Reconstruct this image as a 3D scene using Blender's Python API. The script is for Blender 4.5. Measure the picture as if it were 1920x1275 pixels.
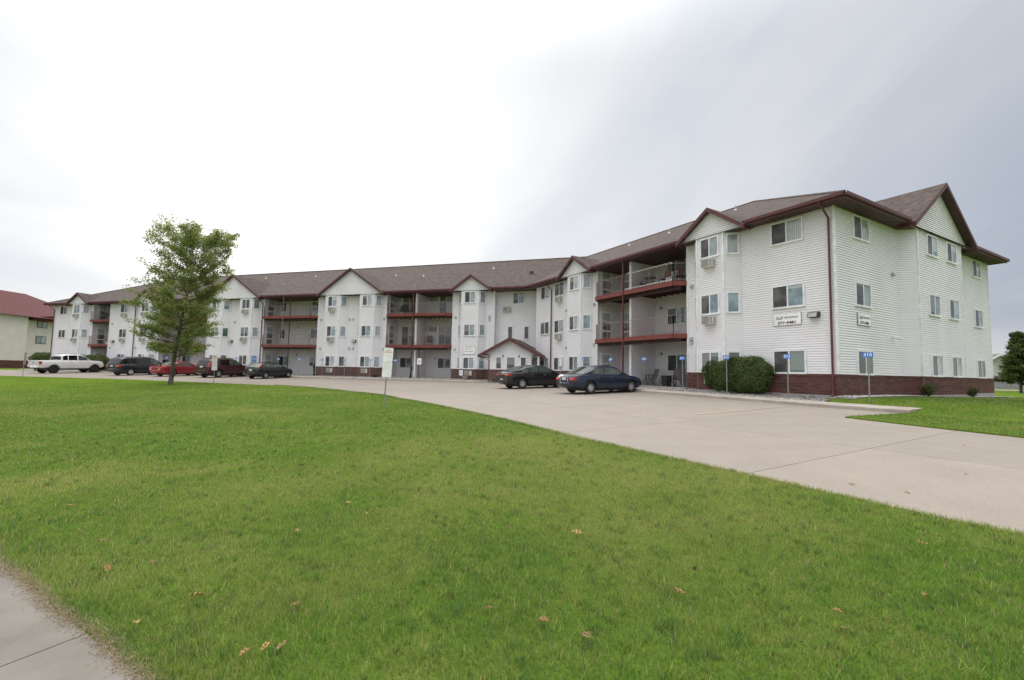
import bpy, bmesh, math, random
import numpy as np
from mathutils import Vector, Matrix
from mathutils.geometry import delaunay_2d_cdt

for o in list(bpy.data.objects):
    bpy.data.objects.remove(o)
SC = bpy.context.scene
COL = SC.collection
R = math.radians

# ------------------------------------------------------------------ camera
cam = bpy.data.cameras.new("camera")
cam.sensor_width = 36.0
cam.lens = 846.03 / 1920.0 * 36.0
cam.clip_start = 0.05
cam.clip_end = 4000.0
camo = bpy.data.objects.new("camera", cam)
COL.objects.link(camo)
CAM_Z = 0.7086
PITCH, ROLL = 0.069673, 0.019259
camo.matrix_world = (Matrix.Translation((0, 0, CAM_Z)) @ Matrix.Rotation(math.pi / 2 + PITCH, 4, 'X')
                     @ Matrix.Rotation(ROLL, 4, 'Z'))
SC.camera = camo

# ------------------------------------------------------------------ sky, sun, exposure
SUN_AZ, SUN_EL = R(-25), R(24)
SUN_DIR = Vector((math.sin(SUN_AZ) * math.cos(SUN_EL), math.cos(SUN_AZ) * math.cos(SUN_EL), math.sin(SUN_EL)))
W = bpy.data.worlds.new("World")
SC.world = W
W.use_nodes = True
nt = W.node_tree
nt.nodes.clear()


def wn(t, **kw):
    n_ = nt.nodes.new(t)
    for k, v in kw.items():
        setattr(n_, k, v)
    return n_


def wmath(op, a, b=None):
    n_ = wn('ShaderNodeMath', operation=op)
    for i, x in enumerate((a, b)):
        if x is None:
            continue
        if isinstance(x, (int, float)):
            n_.inputs[i].default_value = x
        else:
            nt.links.new(x, n_.inputs[i])
    return n_.outputs[0]


tc = wn('ShaderNodeTexCoord')
sep = wn('ShaderNodeSeparateXYZ')
nt.links.new(tc.outputs['Generated'], sep.inputs[0])
zc = wmath('MAXIMUM', sep.outputs['Z'], 0.0)
den = wmath('ADD', zc, 0.28)
comb = wn('ShaderNodeCombineXYZ')
nt.links.new(wmath('DIVIDE', sep.outputs['X'], den), comb.inputs[0])
nt.links.new(wmath('DIVIDE', sep.outputs['Y'], den), comb.inputs[1])
mp = wn('ShaderNodeMapping')
mp.inputs['Rotation'].default_value = (0, 0, R(28))
mp.inputs['Scale'].default_value = (1.0, 0.45, 1.0)
mp.inputs['Location'].default_value = (3.1, 0.7, 0)
nt.links.new(comb.outputs[0], mp.inputs[0])
noi = wn('ShaderNodeTexNoise')
noi.inputs['Scale'].default_value = 0.75
noi.inputs['Detail'].default_value = 5.0
noi.inputs['Roughness'].default_value = 0.48
noi.inputs['Distortion'].default_value = 0.35
nt.links.new(mp.outputs[0], noi.inputs['Vector'])
no2 = wn('ShaderNodeTexNoise')
no2.inputs['Scale'].default_value = 2.4
no2.inputs['Detail'].default_value = 6.0
no2.inputs['Roughness'].default_value = 0.5
no2.inputs['Distortion'].default_value = 0.6
nt.links.new(mp.outputs[0], no2.inputs['Vector'])
NZ = wmath('ADD', wmath('MULTIPLY', noi.outputs['Fac'], 0.62), wmath('MULTIPLY', no2.outputs['Fac'], 0.38))


def wrange(v, a, b, c=0.0, d=1.0, smooth=True):
    n_ = wn('ShaderNodeMapRange', interpolation_type='SMOOTHSTEP' if smooth else 'LINEAR')
    for k, x in zip(('From Min', 'From Max', 'To Min', 'To Max'), (a, b, c, d)):
        n_.inputs[k].default_value = x
    nt.links.new(v, n_.inputs['Value'])
    return n_.outputs[0]


def wmix(f, a, b):
    n_ = wn('ShaderNodeMix', data_type='RGBA')
    nt.links.new(f, n_.inputs['Factor'])
    for k, x in (('A', a), ('B', b)):
        if isinstance(x, tuple):
            n_.inputs[k].default_value = (*x, 1)
        else:
            nt.links.new(x, n_.inputs[k])
    return n_.outputs['Result']


def wdot(d):
    n_ = wn('ShaderNodeVectorMath', operation='DOT_PRODUCT')
    n_.inputs[1].default_value = d
    nt.links.new(tc.outputs['Generated'], n_.inputs[0])
    return n_.outputs['Value']


# high white overcast, made far brighter overhead, above the view, as added fill for walls
cl = wmix(wrange(NZ, 0.38, 0.60), (0.50, 0.525, 0.57), (0.61, 0.615, 0.627))
cl = wmix(wrange(zc, 0.55, 1.0, 0.0, 1.0), cl, (2.7, 2.68, 2.64))
# grey-blue rain cloud low in the east, right of the view
BANK = Vector((math.sin(R(66)) * math.cos(R(6)), math.cos(R(66)) * math.cos(R(6)), math.sin(R(6))))
nb_ = wmath('MULTIPLY_ADD', NZ, 0.62)
nt.nodes[-1].inputs[2].default_value = -0.31
bkr = wn('ShaderNodeValToRGB')
el = bkr.color_ramp.elements
el[0].position, el[0].color = 0.02, (0, 0, 0, 1)
el[1].position, el[1].color = 0.975, (1, 1, 1, 1)
for p_, v_ in ((0.30, 0.04), (0.50, 0.12), (0.70, 0.27), (0.87, 0.55)):
    e_ = el.new(p_)
    e_.color = (v_, v_, v_, 1)
nt.links.new(wmath('ADD', wdot(BANK), nb_), bkr.inputs[0])
bk = bkr.outputs[0]
bankc = wmix(wrange(NZ, 0.42, 0.58), (0.225, 0.265, 0.33), (0.39, 0.41, 0.45))
bankc = wmix(wrange(zc, 0.0, 0.10), (0.50, 0.50, 0.515), bankc)
cl = wmix(bk, cl, bankc)
# thin bright cloud round the veiled sun
ang = wmath('ARCCOSINE', wmath('MINIMUM', wdot(SUN_DIR), 1.0))
ang = wmath('ADD', ang, wmath('MULTIPLY', nb_, -0.8))
gl = wmath('EXPONENT', wmath('MULTIPLY', wmath('MAXIMUM', ang, 0.0), -1.0 / 0.165))
cl = wmix(gl, cl, (1.6, 1.59, 1.54))
bg1 = wn('ShaderNodeBackground')
bg1.inputs['Strength'].default_value = 1.0
nt.links.new(cl, bg1.inputs['Color'])
sky = wn('ShaderNodeTexSky', sky_type='NISHITA')
sky.sun_disc = False
sky.sun_elevation = SUN_EL
sky.sun_rotation = SUN_AZ
sky.dust_density = 3.0
bg2 = wn('ShaderNodeBackground')
bg2.inputs['Strength'].default_value = 0.05
nt.links.new(sky.outputs[0], bg2.inputs['Color'])
mixs = wn('ShaderNodeMixShader')
mixs.inputs[0].default_value = 0.94          # cloud cover
nt.links.new(bg2.outputs[0], mixs.inputs[1])
nt.links.new(bg1.outputs[0], mixs.inputs[2])
wo = wn('ShaderNodeOutputWorld')
nt.links.new(mixs.outputs[0], wo.inputs['Surface'])

sun = bpy.data.lights.new("sun", 'SUN')
sun.energy = 0.8
sun.angle = R(18)
sun.color = (1.0, 0.95, 0.87)
suno = bpy.data.objects.new("sun", sun)
COL.objects.link(suno)
suno.rotation_euler = (-SUN_DIR).to_track_quat('-Z', 'Y').to_euler()
suno.location = (-40, 40, 60)

SC.view_settings.view_transform = 'Standard'
SC.view_settings.look = 'None'
SC.view_settings.exposure = 0.56
SC.view_settings.gamma = 1.0
SC.view_settings.use_curve_mapping = False
SC.cycles.max_bounces = 6
SC.cycles.transparent_max_bounces = 6

# ------------------------------------------------------------------ site geometry (metres)
P0 = np.array([13.05955, 18.04642])          # near corner of the building
TH, THM = R(119.5205), R(163.527)
A = np.array([math.cos(TH), math.sin(TH)])   # along the near wing
N = np.array([-A[1], A[0]])
PI_ = np.array([1.56968, 38.33775])          # inner corner of the two wings
M = np.array([math.cos(THM), math.sin(THM)])
NM = np.array([-M[1], M[0]])
random.seed(11)
rng = np.random.default_rng(7)


class Frame:
    def __init__(s, o, d, n):
        s.o, s.d, s.n = o, d, n

    def xy(s, u, v):
        return s.o + s.d * u + s.n * v

    def p(s, u, v, z):
        q = s.xy(u, v)
        return (q[0], q[1], z)

    def uv(s, q):
        q = np.asarray(q)[..., :2] - s.o
        return q @ s.d, q @ s.n


FR = Frame(P0, A, N)
FM = Frame(PI_, M, NM)
FE = Frame(P0, -N, -A)


def gz_arr(x, y):
    q = np.stack([np.asarray(x, float), np.asarray(y, float)], -1)
    u, d1 = FR.uv(q)
    _, d2 = FM.uv(q)
    k = 4.0
    hh = np.maximum(k - np.abs(d1 - d2), 0) / k
    d = np.minimum(d1, d2) - hh * hh * k * 0.25
    t = np.clip(9 - u, 0, 10) * 0.012
    dd = np.maximum(d - 2.3, 0)
    dd = np.where(dd > 17, 17 + 8 * (1 - np.exp(-np.maximum(dd - 17, 0) / 8)), dd)
    z1 = -0.26 - 0.03 * dd - t
    kk = np.clip(d / 2.3, 0, 1)
    z2 = -0.07 + kk * (-0.19 - t)
    z2 = z2 - np.where(d < -4, 0.5 * (1 - np.exp(np.minimum(d + 4, 0) / 25.0)), 0)
    return np.where(d >= 2.3, z1, z2)


def gz(x, y):
    return float(gz_arr(x, y))


# ------------------------------------------------------------------ materials
MATS = {}


def new_mat(name):
    m = bpy.data.materials.new(name)
    m.use_nodes = True
    t = m.node_tree
    b = t.nodes['Principled BSDF']
    MATS[name] = m
    return m, t, b


def noise_mat(name, c1, c2, scale=4.0, rough=0.7, bump=0.0, bscale=None, detail=4.0, lo=0.35, hi=0.65,
              metallic=0.0, spec=0.5, island=0.0, coat=0.0, coords='Object', stretch=None, extra=None):
    m, t, b = new_mat(name)
    L = t.links.new
    tcn = t.nodes.new('ShaderNodeTexCoord')
    vec = tcn.outputs[coords]
    if coords == 'World':
        vec = None
    if stretch:
        mpn = t.nodes.new('ShaderNodeMapping')
        mpn.inputs['Scale'].default_value = stretch
        L(vec, mpn.inputs[0])
        vec = mpn.outputs[0]
    nz = t.nodes.new('ShaderNodeTexNoise')
    nz.inputs['Scale'].default_value = scale
    nz.inputs['Detail'].default_value = detail
    L(vec, nz.inputs['Vector'])
    rp = t.nodes.new('ShaderNodeValToRGB')
    rp.color_ramp.elements[0].position = lo
    rp.color_ramp.elements[1].position = hi
    rp.color_ramp.elements[0].color = (*c1, 1)
    rp.color_ramp.elements[1].color = (*c2, 1)
    L(nz.outputs['Fac'], rp.inputs[0])
    out = rp.outputs[0]
    if extra:                      # second, larger or finer variation: (scale, colour, lo, hi, amount)
        for (sc, c3, l3, h3, amt) in extra:
            n2 = t.nodes.new('ShaderNodeTexNoise')
            n2.inputs['Scale'].default_value = sc
            n2.inputs['Detail'].default_value = 5
            L(vec, n2.inputs['Vector'])
            mr = t.nodes.new('ShaderNodeMapRange')
            mr.inputs['From Min'].default_value = l3
            mr.inputs['From Max'].default_value = h3
            mr.inputs['To Max'].default_value = amt
            L(n2.outputs['Fac'], mr.inputs['Value'])
            mx = t.nodes.new('ShaderNodeMix')
            mx.data_type = 'RGBA'
            L(mr.outputs[0], mx.inputs['Factor'])
            L(out, mx.inputs['A'])
            mx.inputs['B'].default_value = (*c3, 1)
            out = mx.outputs['Result']
    if island:
        gi = t.nodes.new('ShaderNodeNewGeometry')
        oi = t.nodes.new('ShaderNodeObjectInfo')
        ad = t.nodes.new('ShaderNodeMath')
        ad.operation = 'ADD'
        L(gi.outputs['Random Per Island'], ad.inputs[0])
        L(oi.outputs['Random'], ad.inputs[1])
        fr = t.nodes.new('ShaderNodeMath')
        fr.operation = 'FRACT'
        L(ad.outputs[0], fr.inputs[0])
        mr = t.nodes.new('ShaderNodeMapRange')
        mr.inputs['To Min'].default_value = 1 - island
        mr.inputs['To Max'].default_value = 1 + island
        L(fr.outputs[0], mr.inputs['Value'])
        hs = t.nodes.new('ShaderNodeHueSaturation')
        L(mr.outputs[0], hs.inputs['Value'])
        L(out, hs.inputs['Color'])
        out = hs.outputs[0]
    L(out, b.inputs['Base Color'])
    b.inputs['Roughness'].default_value = rough
    b.inputs['Metallic'].default_value = metallic
    b.inputs['Specular IOR Level'].default_value = spec
    if coat:
        b.inputs['Coat Weight'].default_value = coat
        b.inputs['Coat Roughness'].default_value = 0.04
    if bump:
        n3 = t.nodes.new('ShaderNodeTexNoise')
        n3.inputs['Scale'].default_value = bscale or scale * 6
        n3.inputs['Detail'].default_value = 6
        L(vec, n3.inputs['Vector'])
        bp = t.nodes.new('ShaderNodeBump')
        bp.inputs['Strength'].default_value = bump
        bp.inputs['Distance'].default_value = 0.02
        L(n3.outputs['Fac'], bp.inputs['Height'])
        L(bp.outputs[0], b.inputs['Normal'])
    return m


def plain(name, c, rough=0.5, **kw):
    c2 = tuple(min(1, x * 1.12 + 0.002) for x in c)
    return noise_mat(name, tuple(x * 0.9 for x in c), c2, scale=kw.pop('scale', 3.0), rough=rough, **kw)


siding = noise_mat('siding', (0.795, 0.780, 0.812), (0.845, 0.830, 0.862), scale=0.9, rough=0.55, bump=0.05, bscale=30,
                   extra=[(0.35, (0.71, 0.69, 0.69), 0.52, 0.75, 0.35)], stretch=(1, 1, 0.5))
trim = plain('white_trim', (0.80, 0.81, 0.83), 0.4)
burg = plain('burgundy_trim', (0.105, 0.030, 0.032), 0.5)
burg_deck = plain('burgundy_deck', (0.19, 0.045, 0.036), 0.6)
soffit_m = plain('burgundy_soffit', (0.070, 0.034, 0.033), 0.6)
foundation_m = noise_mat('foundation', (0.30, 0.29, 0.27), (0.40, 0.39, 0.37), scale=5, rough=0.9, bump=0.3)
rail_m = plain('railing_paint', (0.24, 0.19, 0.19), 0.5)
gray_metal = plain('galvanised_metal', (0.40, 0.41, 0.42), 0.45, metallic=0.6)
dark_metal = plain('dark_metal', (0.035, 0.035, 0.037), 0.5)
black_plastic = plain('black_plastic', (0.012, 0.012, 0.013), 0.45)
ac_m = plain('ac_beige', (0.55, 0.53, 0.48), 0.6)
grille_m = plain('grille_gray', (0.16, 0.16, 0.155), 0.6)
brick_m = noise_mat('brick', (0.078, 0.031, 0.027), (0.135, 0.054, 0.045), scale=7, rough=0.85, bump=0.25, island=0.28, coords='Generated')
brick_far = None
mortar_m = noise_mat('mortar', (0.26, 0.22, 0.20), (0.34, 0.30, 0.27), scale=9, rough=0.95, bump=0.2)
conc = noise_mat('concrete', (0.256, 0.220, 0.188), (0.282, 0.243, 0.209), scale=1.3, rough=0.9, bump=0.15, bscale=55, island=0.035, detail=8,
                 extra=[(55.0, (0.15, 0.13, 0.11), 0.54, 0.68, 0.6), (0.32, (0.235, 0.198, 0.166), 0.52, 0.72, 0.25), (28.0, (0.36, 0.32, 0.28), 0.58, 0.70, 0.4),
                        (2.6, (0.15, 0.125, 0.105), 0.70, 0.80, 0.45)])


def weather(m, spot=(0.12, 0.10, 0.085), crack=0.35):
    """oil drips and hairline cracks on top of a concrete material"""
    t = m.node_tree
    L = t.links.new
    b = t.nodes['Principled BSDF']
    src = b.inputs['Base Color'].links[0].from_socket
    tcn = t.nodes.new('ShaderNodeTexCoord')
    out = src
    for (kind, scale, lo, hi, amt) in (('F1', 1.1, 0.13, 0.05, 0.45), ('F1', 3.1, 0.07, 0.03, 0.5), ('DISTANCE_TO_EDGE', 0.16, 0.0016, 0.0005, crack)):
        vo = t.nodes.new('ShaderNodeTexVoronoi')
        vo.feature = kind
        vo.inputs['Scale'].default_value = scale
        nz = t.nodes.new('ShaderNodeTexNoise')
        nz.inputs['Scale'].default_value = 1.7 if kind == 'F1' else 2.5
        L(tcn.outputs['Object'], nz.inputs['Vector'])
        ad = t.nodes.new('ShaderNodeMix')
        ad.data_type = 'RGBA'
        ad.blend_type = 'ADD'
        ad.inputs['Factor'].default_value = 0.35
        L(tcn.outputs['Object'], ad.inputs['A'])
        L(nz.outputs['Color'], ad.inputs['B'])
        L(ad.outputs['Result'], vo.inputs['Vector'])
        mr = t.nodes.new('ShaderNodeMapRange')
        mr.inputs['From Min'].default_value = lo
        mr.inputs['From Max'].default_value = hi
        L(vo.outputs['Distance'], mr.inputs['Value'])
        mk = t.nodes.new('ShaderNodeTexNoise')
        mk.inputs['Scale'].default_value = 0.23
        L(tcn.outputs['Object'], mk.inputs['Vector'])
        mm = t.nodes.new('ShaderNodeMapRange')
        mm.inputs['From Min'].default_value = 0.48
        mm.inputs['From Max'].default_value = 0.62
        mm.inputs['To Max'].default_value = amt
        L(mk.outputs['Fac'], mm.inputs['Value'])
        mu = t.nodes.new('ShaderNodeMath')
        mu.operation = 'MULTIPLY'
        L(mr.outputs[0], mu.inputs[0])
        L(mm.outputs[0], mu.inputs[1])
        mx = t.nodes.new('ShaderNodeMix')
        mx.data_type = 'RGBA'
        L(mu.outputs[0], mx.inputs['Factor'])
        L(out, mx.inputs['A'])
        mx.inputs['B'].default_value = (*spot, 1)
        out = mx.outputs['Result']
    L(out, b.inputs['Base Color'])


weather(conc)
walk_m = noise_mat('walk_concrete', (0.162, 0.146, 0.125), (0.204, 0.185, 0.160), scale=3.0, rough=0.9, bump=0.35, bscale=120, detail=8, island=0.03,
                   extra=[(170.0, (0.17, 0.16, 0.15), 0.55, 0.70, 0.6), (1.1, (0.215, 0.20, 0.18), 0.5, 0.7, 0.5)])
curb_m = noise_mat('curb_concrete', (0.33, 0.29, 0.245), (0.43, 0.39, 0.345), scale=1.6, rough=0.9, bump=0.2, bscale=45, island=0.05,
                   extra=[(0.9, (0.22, 0.16, 0.11), 0.6, 0.75, 0.5)])
yellow_m = noise_mat('faded_yellow_paint', (0.42, 0.34, 0.19), (0.40, 0.355, 0.29), scale=7, rough=0.85)
rock_m = noise_mat('river_rock', (0.20, 0.19, 0.18), (0.42, 0.40, 0.38), scale=3, rough=0.85, island=0.5, coords='Generated')
rockbed_m = noise_mat('rock_bed', (0.15, 0.143, 0.135), (0.34, 0.32, 0.30), scale=22, rough=0.95, bump=1.0, bscale=26)
bark = noise_mat('bark', (0.060, 0.050, 0.042), (0.15, 0.13, 0.11), scale=9, rough=0.95, bump=0.8, stretch=(1, 1, 0.2))
post_m = plain('post_metal', (0.27, 0.28, 0.285), 0.5, metallic=0.4)
blue_m = plain('sign_blue', (0.035, 0.17, 0.62), 0.4)
signw_m = plain('sign_white', (0.88, 0.88, 0.88), 0.4)
signred_m = plain('sign_pale_red', (0.75, 0.46, 0.40), 0.5)
signgrey_m = plain('sign_print_grey', (0.66, 0.64, 0.62), 0.5)
text_dark = plain('print_maroon', (0.055, 0.012, 0.02), 0.6)
text_grey = plain('print_slate', (0.12, 0.12, 0.16), 0.6)
tan_m = noise_mat('neighbour_siding', (0.68, 0.615, 0.59), (0.74, 0.675, 0.65), scale=1, rough=0.7)
redroof = noise_mat('red_roof_shingles', (0.075, 0.015, 0.016), (0.11, 0.026, 0.026), scale=6, rough=0.9)
dkbrown = plain('brown_frame', (0.05, 0.035, 0.028), 0.6)
far_white = plain('house_siding', (0.50, 0.49, 0.47), 0.7)


def shingle_material():
    m, t, b = new_mat('brown_shingles')
    L = t.links.new
    tcn = t.nodes.new('ShaderNodeTexCoord')
    n1 = t.nodes.new('ShaderNodeTexNoise')
    n1.inputs['Scale'].default_value = 3.2
    n1.inputs['Detail'].default_value = 9
    n1.inputs['Roughness'].default_value = 0.72
    L(tcn.outputs['Object'], n1.inputs['Vector'])
    rp = t.nodes.new('ShaderNodeValToRGB')
    rp.color_ramp.elements[0].position = 0.34
    rp.color_ramp.elements[0].color = (0.054, 0.041, 0.037, 1)
    rp.color_ramp.elements[1].position = 0.66
    rp.color_ramp.elements[1].color = (0.130, 0.101, 0.091, 1)
    L(n1.outputs['Fac'], rp.inputs[0])
    # rows: saw-tooth over height
    sp = t.nodes.new('ShaderNodeSeparateXYZ')
    L(tcn.outputs['Object'], sp.inputs[0])
    dv = t.nodes.new('ShaderNodeMath')
    dv.operation = 'DIVIDE'
    dv.inputs[1].default_value = 0.062
    L(sp.outputs['Z'], dv.inputs[0])
    fr = t.nodes.new('ShaderNodeMath')
    fr.operation = 'FRACT'
    L(dv.outputs[0], fr.inputs[0])
    fl = t.nodes.new('ShaderNodeMath')
    fl.operation = 'FLOOR'
    L(dv.outputs[0], fl.inputs[0])
    # tabs: per-row random shade along the slope
    cb = t.nodes.new('ShaderNodeCombineXYZ')
    L(sp.outputs['X'], cb.inputs[0])
    L(sp.outputs['Y'], cb.inputs[1])
    L(fl.outputs[0], cb.inputs[2])
    vo = t.nodes.new('ShaderNodeTexWhiteNoise')
    vm = t.nodes.new('ShaderNodeVectorMath')
    vm.operation = 'SNAP'
    vm.inputs[1].default_value = (0.28, 0.28, 1)
    L(cb.outputs[0], vm.inputs[0])
    L(vm.outputs[0], vo.inputs['Vector'])
    mr = t.nodes.new('ShaderNodeMapRange')
    mr.inputs['To Min'].default_value = 0.82
    mr.inputs['To Max'].default_value = 1.18
    L(vo.outputs['Value'], mr.inputs['Value'])
    hs = t.nodes.new('ShaderNodeHueSaturation')
    L(mr.outputs[0], hs.inputs['Value'])
    L(rp.outputs[0], hs.inputs['Color'])
    L(hs.outputs[0], b.inputs['Base Color'])
    bp = t.nodes.new('ShaderNodeBump')
    bp.inputs['Strength'].default_value = 0.5
    bp.inputs['Distance'].default_value = 0.015
    bp.invert = True
    L(fr.outputs[0], bp.inputs['Height'])
    L(bp.outputs[0], b.inputs['Normal'])
    b.inputs['Roughness'].default_value = 0.95
    b.inputs['Specular IOR Level'].default_value = 0.2
    return m


shingle = shingle_material()


def far_brick_material():
    m, t, b = new_mat('brick_far')
    L = t.links.new
    tcn = t.nodes.new('ShaderNodeTexCoord')
    bt = t.nodes.new('ShaderNodeTexBrick')
    bt.inputs['Color1'].default_value = (0.085, 0.036, 0.031, 1)
    bt.inputs['Color2'].default_value = (0.13, 0.056, 0.047, 1)
    bt.inputs['Mortar'].default_value = (0.25, 0.20, 0.18, 1)
    bt.inputs['Scale'].default_value = 1.0
    bt.inputs['Mortar Size'].default_value = 0.009
    bt.inputs['Brick Width'].default_value = 0.30
    bt.inputs['Row Height'].default_value = 0.10
    L(tcn.outputs['UV'], bt.inputs['Vector'])
    L(bt.outputs['Color'], b.inputs['Base Color'])
    bp = t.nodes.new('ShaderNodeBump')
    bp.invert = True
    bp.inputs['Strength'].default_value = 0.5
    bp.inputs['Distance'].default_value = 0.01
    L(bt.outputs['Fac'], bp.inputs['Height'])
    L(bp.outputs[0], b.inputs['Normal'])
    b.inputs['Roughness'].default_value = 0.9
    return m


brick_far = far_brick_material()


def glass_mat(name, c1, c2, wave=0.0, horiz=False, rough=0.04, spec=0.6, blind=None):
    """window glass; its colour stands for room, blind, curtain or reflected sky"""
    m, t, b = new_mat(name)
    L = t.links.new
    tcn = t.nodes.new('ShaderNodeTexCoord')
    oi = t.nodes.new('ShaderNodeObjectInfo')
    add = t.nodes.new('ShaderNodeVectorMath')
    add.operation = 'ADD'
    L(tcn.outputs['Object'], add.inputs[0])
    sc = t.nodes.new('ShaderNodeVectorMath')
    sc.operation = 'SCALE'
    sc.inputs['Scale'].default_value = 7.0
    L(oi.outputs['Location'], sc.inputs[0])
    L(sc.outputs[0], add.inputs[1])
    nz = t.nodes.new('ShaderNodeTexNoise')
    nz.inputs['Scale'].default_value = 1.6
    nz.inputs['Detail'].default_value = 2
    L(add.outputs[0], nz.inputs['Vector'])
    rp = t.nodes.new('ShaderNodeValToRGB')
    rp.color_ramp.elements[0].position = 0.38
    rp.color_ramp.elements[1].position = 0.62
    rp.color_ramp.elements[0].color = (*c1, 1)
    rp.color_ramp.elements[1].color = (*c2, 1)
    L(nz.outputs['Fac'], rp.inputs[0])
    out = rp.outputs[0]
    if wave:
        wv = t.nodes.new('ShaderNodeTexWave')
        wv.bands_direction = 'Z' if horiz else 'X'
        wv.inputs['Scale'].default_value = 6.0 if horiz else 3.6
        wv.inputs['Distortion'].default_value = 0.4 if horiz else 1.2
        L(tcn.outputs['Object'], wv.inputs['Vector'])
        mr = t.nodes.new('ShaderNodeMapRange')
        mr.inputs['To Min'].default_value = 1 - wave
        L(wv.outputs['Fac'], mr.inputs['Value'])
        hs = t.nodes.new('ShaderNodeHueSaturation')
        L(mr.outputs[0], hs.inputs['Value'])
        L(out, hs.inputs['Color'])
        out = hs.outputs[0]
    if blind:
        so = t.nodes.new('ShaderNodeSeparateXYZ')
        L(tcn.outputs['Object'], so.inputs[0])
        lv = t.nodes.new('ShaderNodeMapRange')
        lv.inputs['From Min'].default_value = 0.35
        lv.inputs['To Min'].default_value = 1.3
        lv.inputs['To Max'].default_value = 0.15
        L(oi.outputs['Random'], lv.inputs['Value'])
        gt = t.nodes.new('ShaderNodeMath')
        gt.operation = 'GREATER_THAN'
        L(so.outputs['Z'], gt.inputs[0])
        L(lv.outputs[0], gt.inputs[1])
        mb_ = t.nodes.new('ShaderNodeMix')
        mb_.data_type = 'RGBA'
        L(gt.outputs[0], mb_.inputs['Factor'])
        L(out, mb_.inputs['A'])
        mb_.inputs['B'].default_value = (*blind, 1)
        out = mb_.outputs['Result']
    L(out, b.inputs['Base Color'])
    b.inputs['Roughness'].default_value = rough
    b.inputs['Specular IOR Level'].default_value = spec
    n2 = t.nodes.new('ShaderNodeTexNoise')
    n2.inputs['Scale'].default_value = 1.1
    L(add.outputs[0], n2.inputs['Vector'])
    bp = t.nodes.new('ShaderNodeBump')
    bp.inputs['Strength'].default_value = 0.06
    bp.inputs['Distance'].default_value = 0.05
    L(n2.outputs['Fac'], bp.inputs['Height'])
    L(bp.outputs[0], b.inputs['Normal'])
    return m


G_DARK = glass_mat('glass_dark_room', (0.018, 0.020, 0.022), (0.06, 0.065, 0.07), spec=0.9, blind=(0.20, 0.20, 0.20))
G_SCREEN = glass_mat('glass_behind_screen', (0.06, 0.06, 0.065), (0.14, 0.135, 0.135), rough=0.35, spec=0.3, blind=(0.24, 0.235, 0.235))
G_CURT = glass_mat('glass_white_curtain', (0.38, 0.40, 0.42), (0.55, 0.57, 0.58), wave=0.35, spec=0.8)
G_BLIND = glass_mat('glass_blind', (0.26, 0.30, 0.33), (0.40, 0.45, 0.49), wave=0.2, horiz=True, spec=0.9)  # blind slats, colour tinted blue to imitate reflected sky
G_TEAL = glass_mat('glass_teal', (0.13, 0.19, 0.225), (0.27, 0.36, 0.41), spec=1.0, blind=(0.42, 0.48, 0.52))  # blue sky reflection painted into the pane colour
G_GREEN = glass_mat('glass_green_shade', (0.07, 0.10, 0.085), (0.13, 0.18, 0.15), spec=0.8, blind=(0.22, 0.27, 0.24))
G_CAR = glass_mat('car_glass', (0.03, 0.04, 0.038), (0.10, 0.125, 0.115), spec=1.0)
G_CAR_T = glass_mat('car_glass_tinted', (0.006, 0.007, 0.008), (0.012, 0.013, 0.014), spec=0.9)

# ------------------------------------------------------------------ mesh helpers


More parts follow.
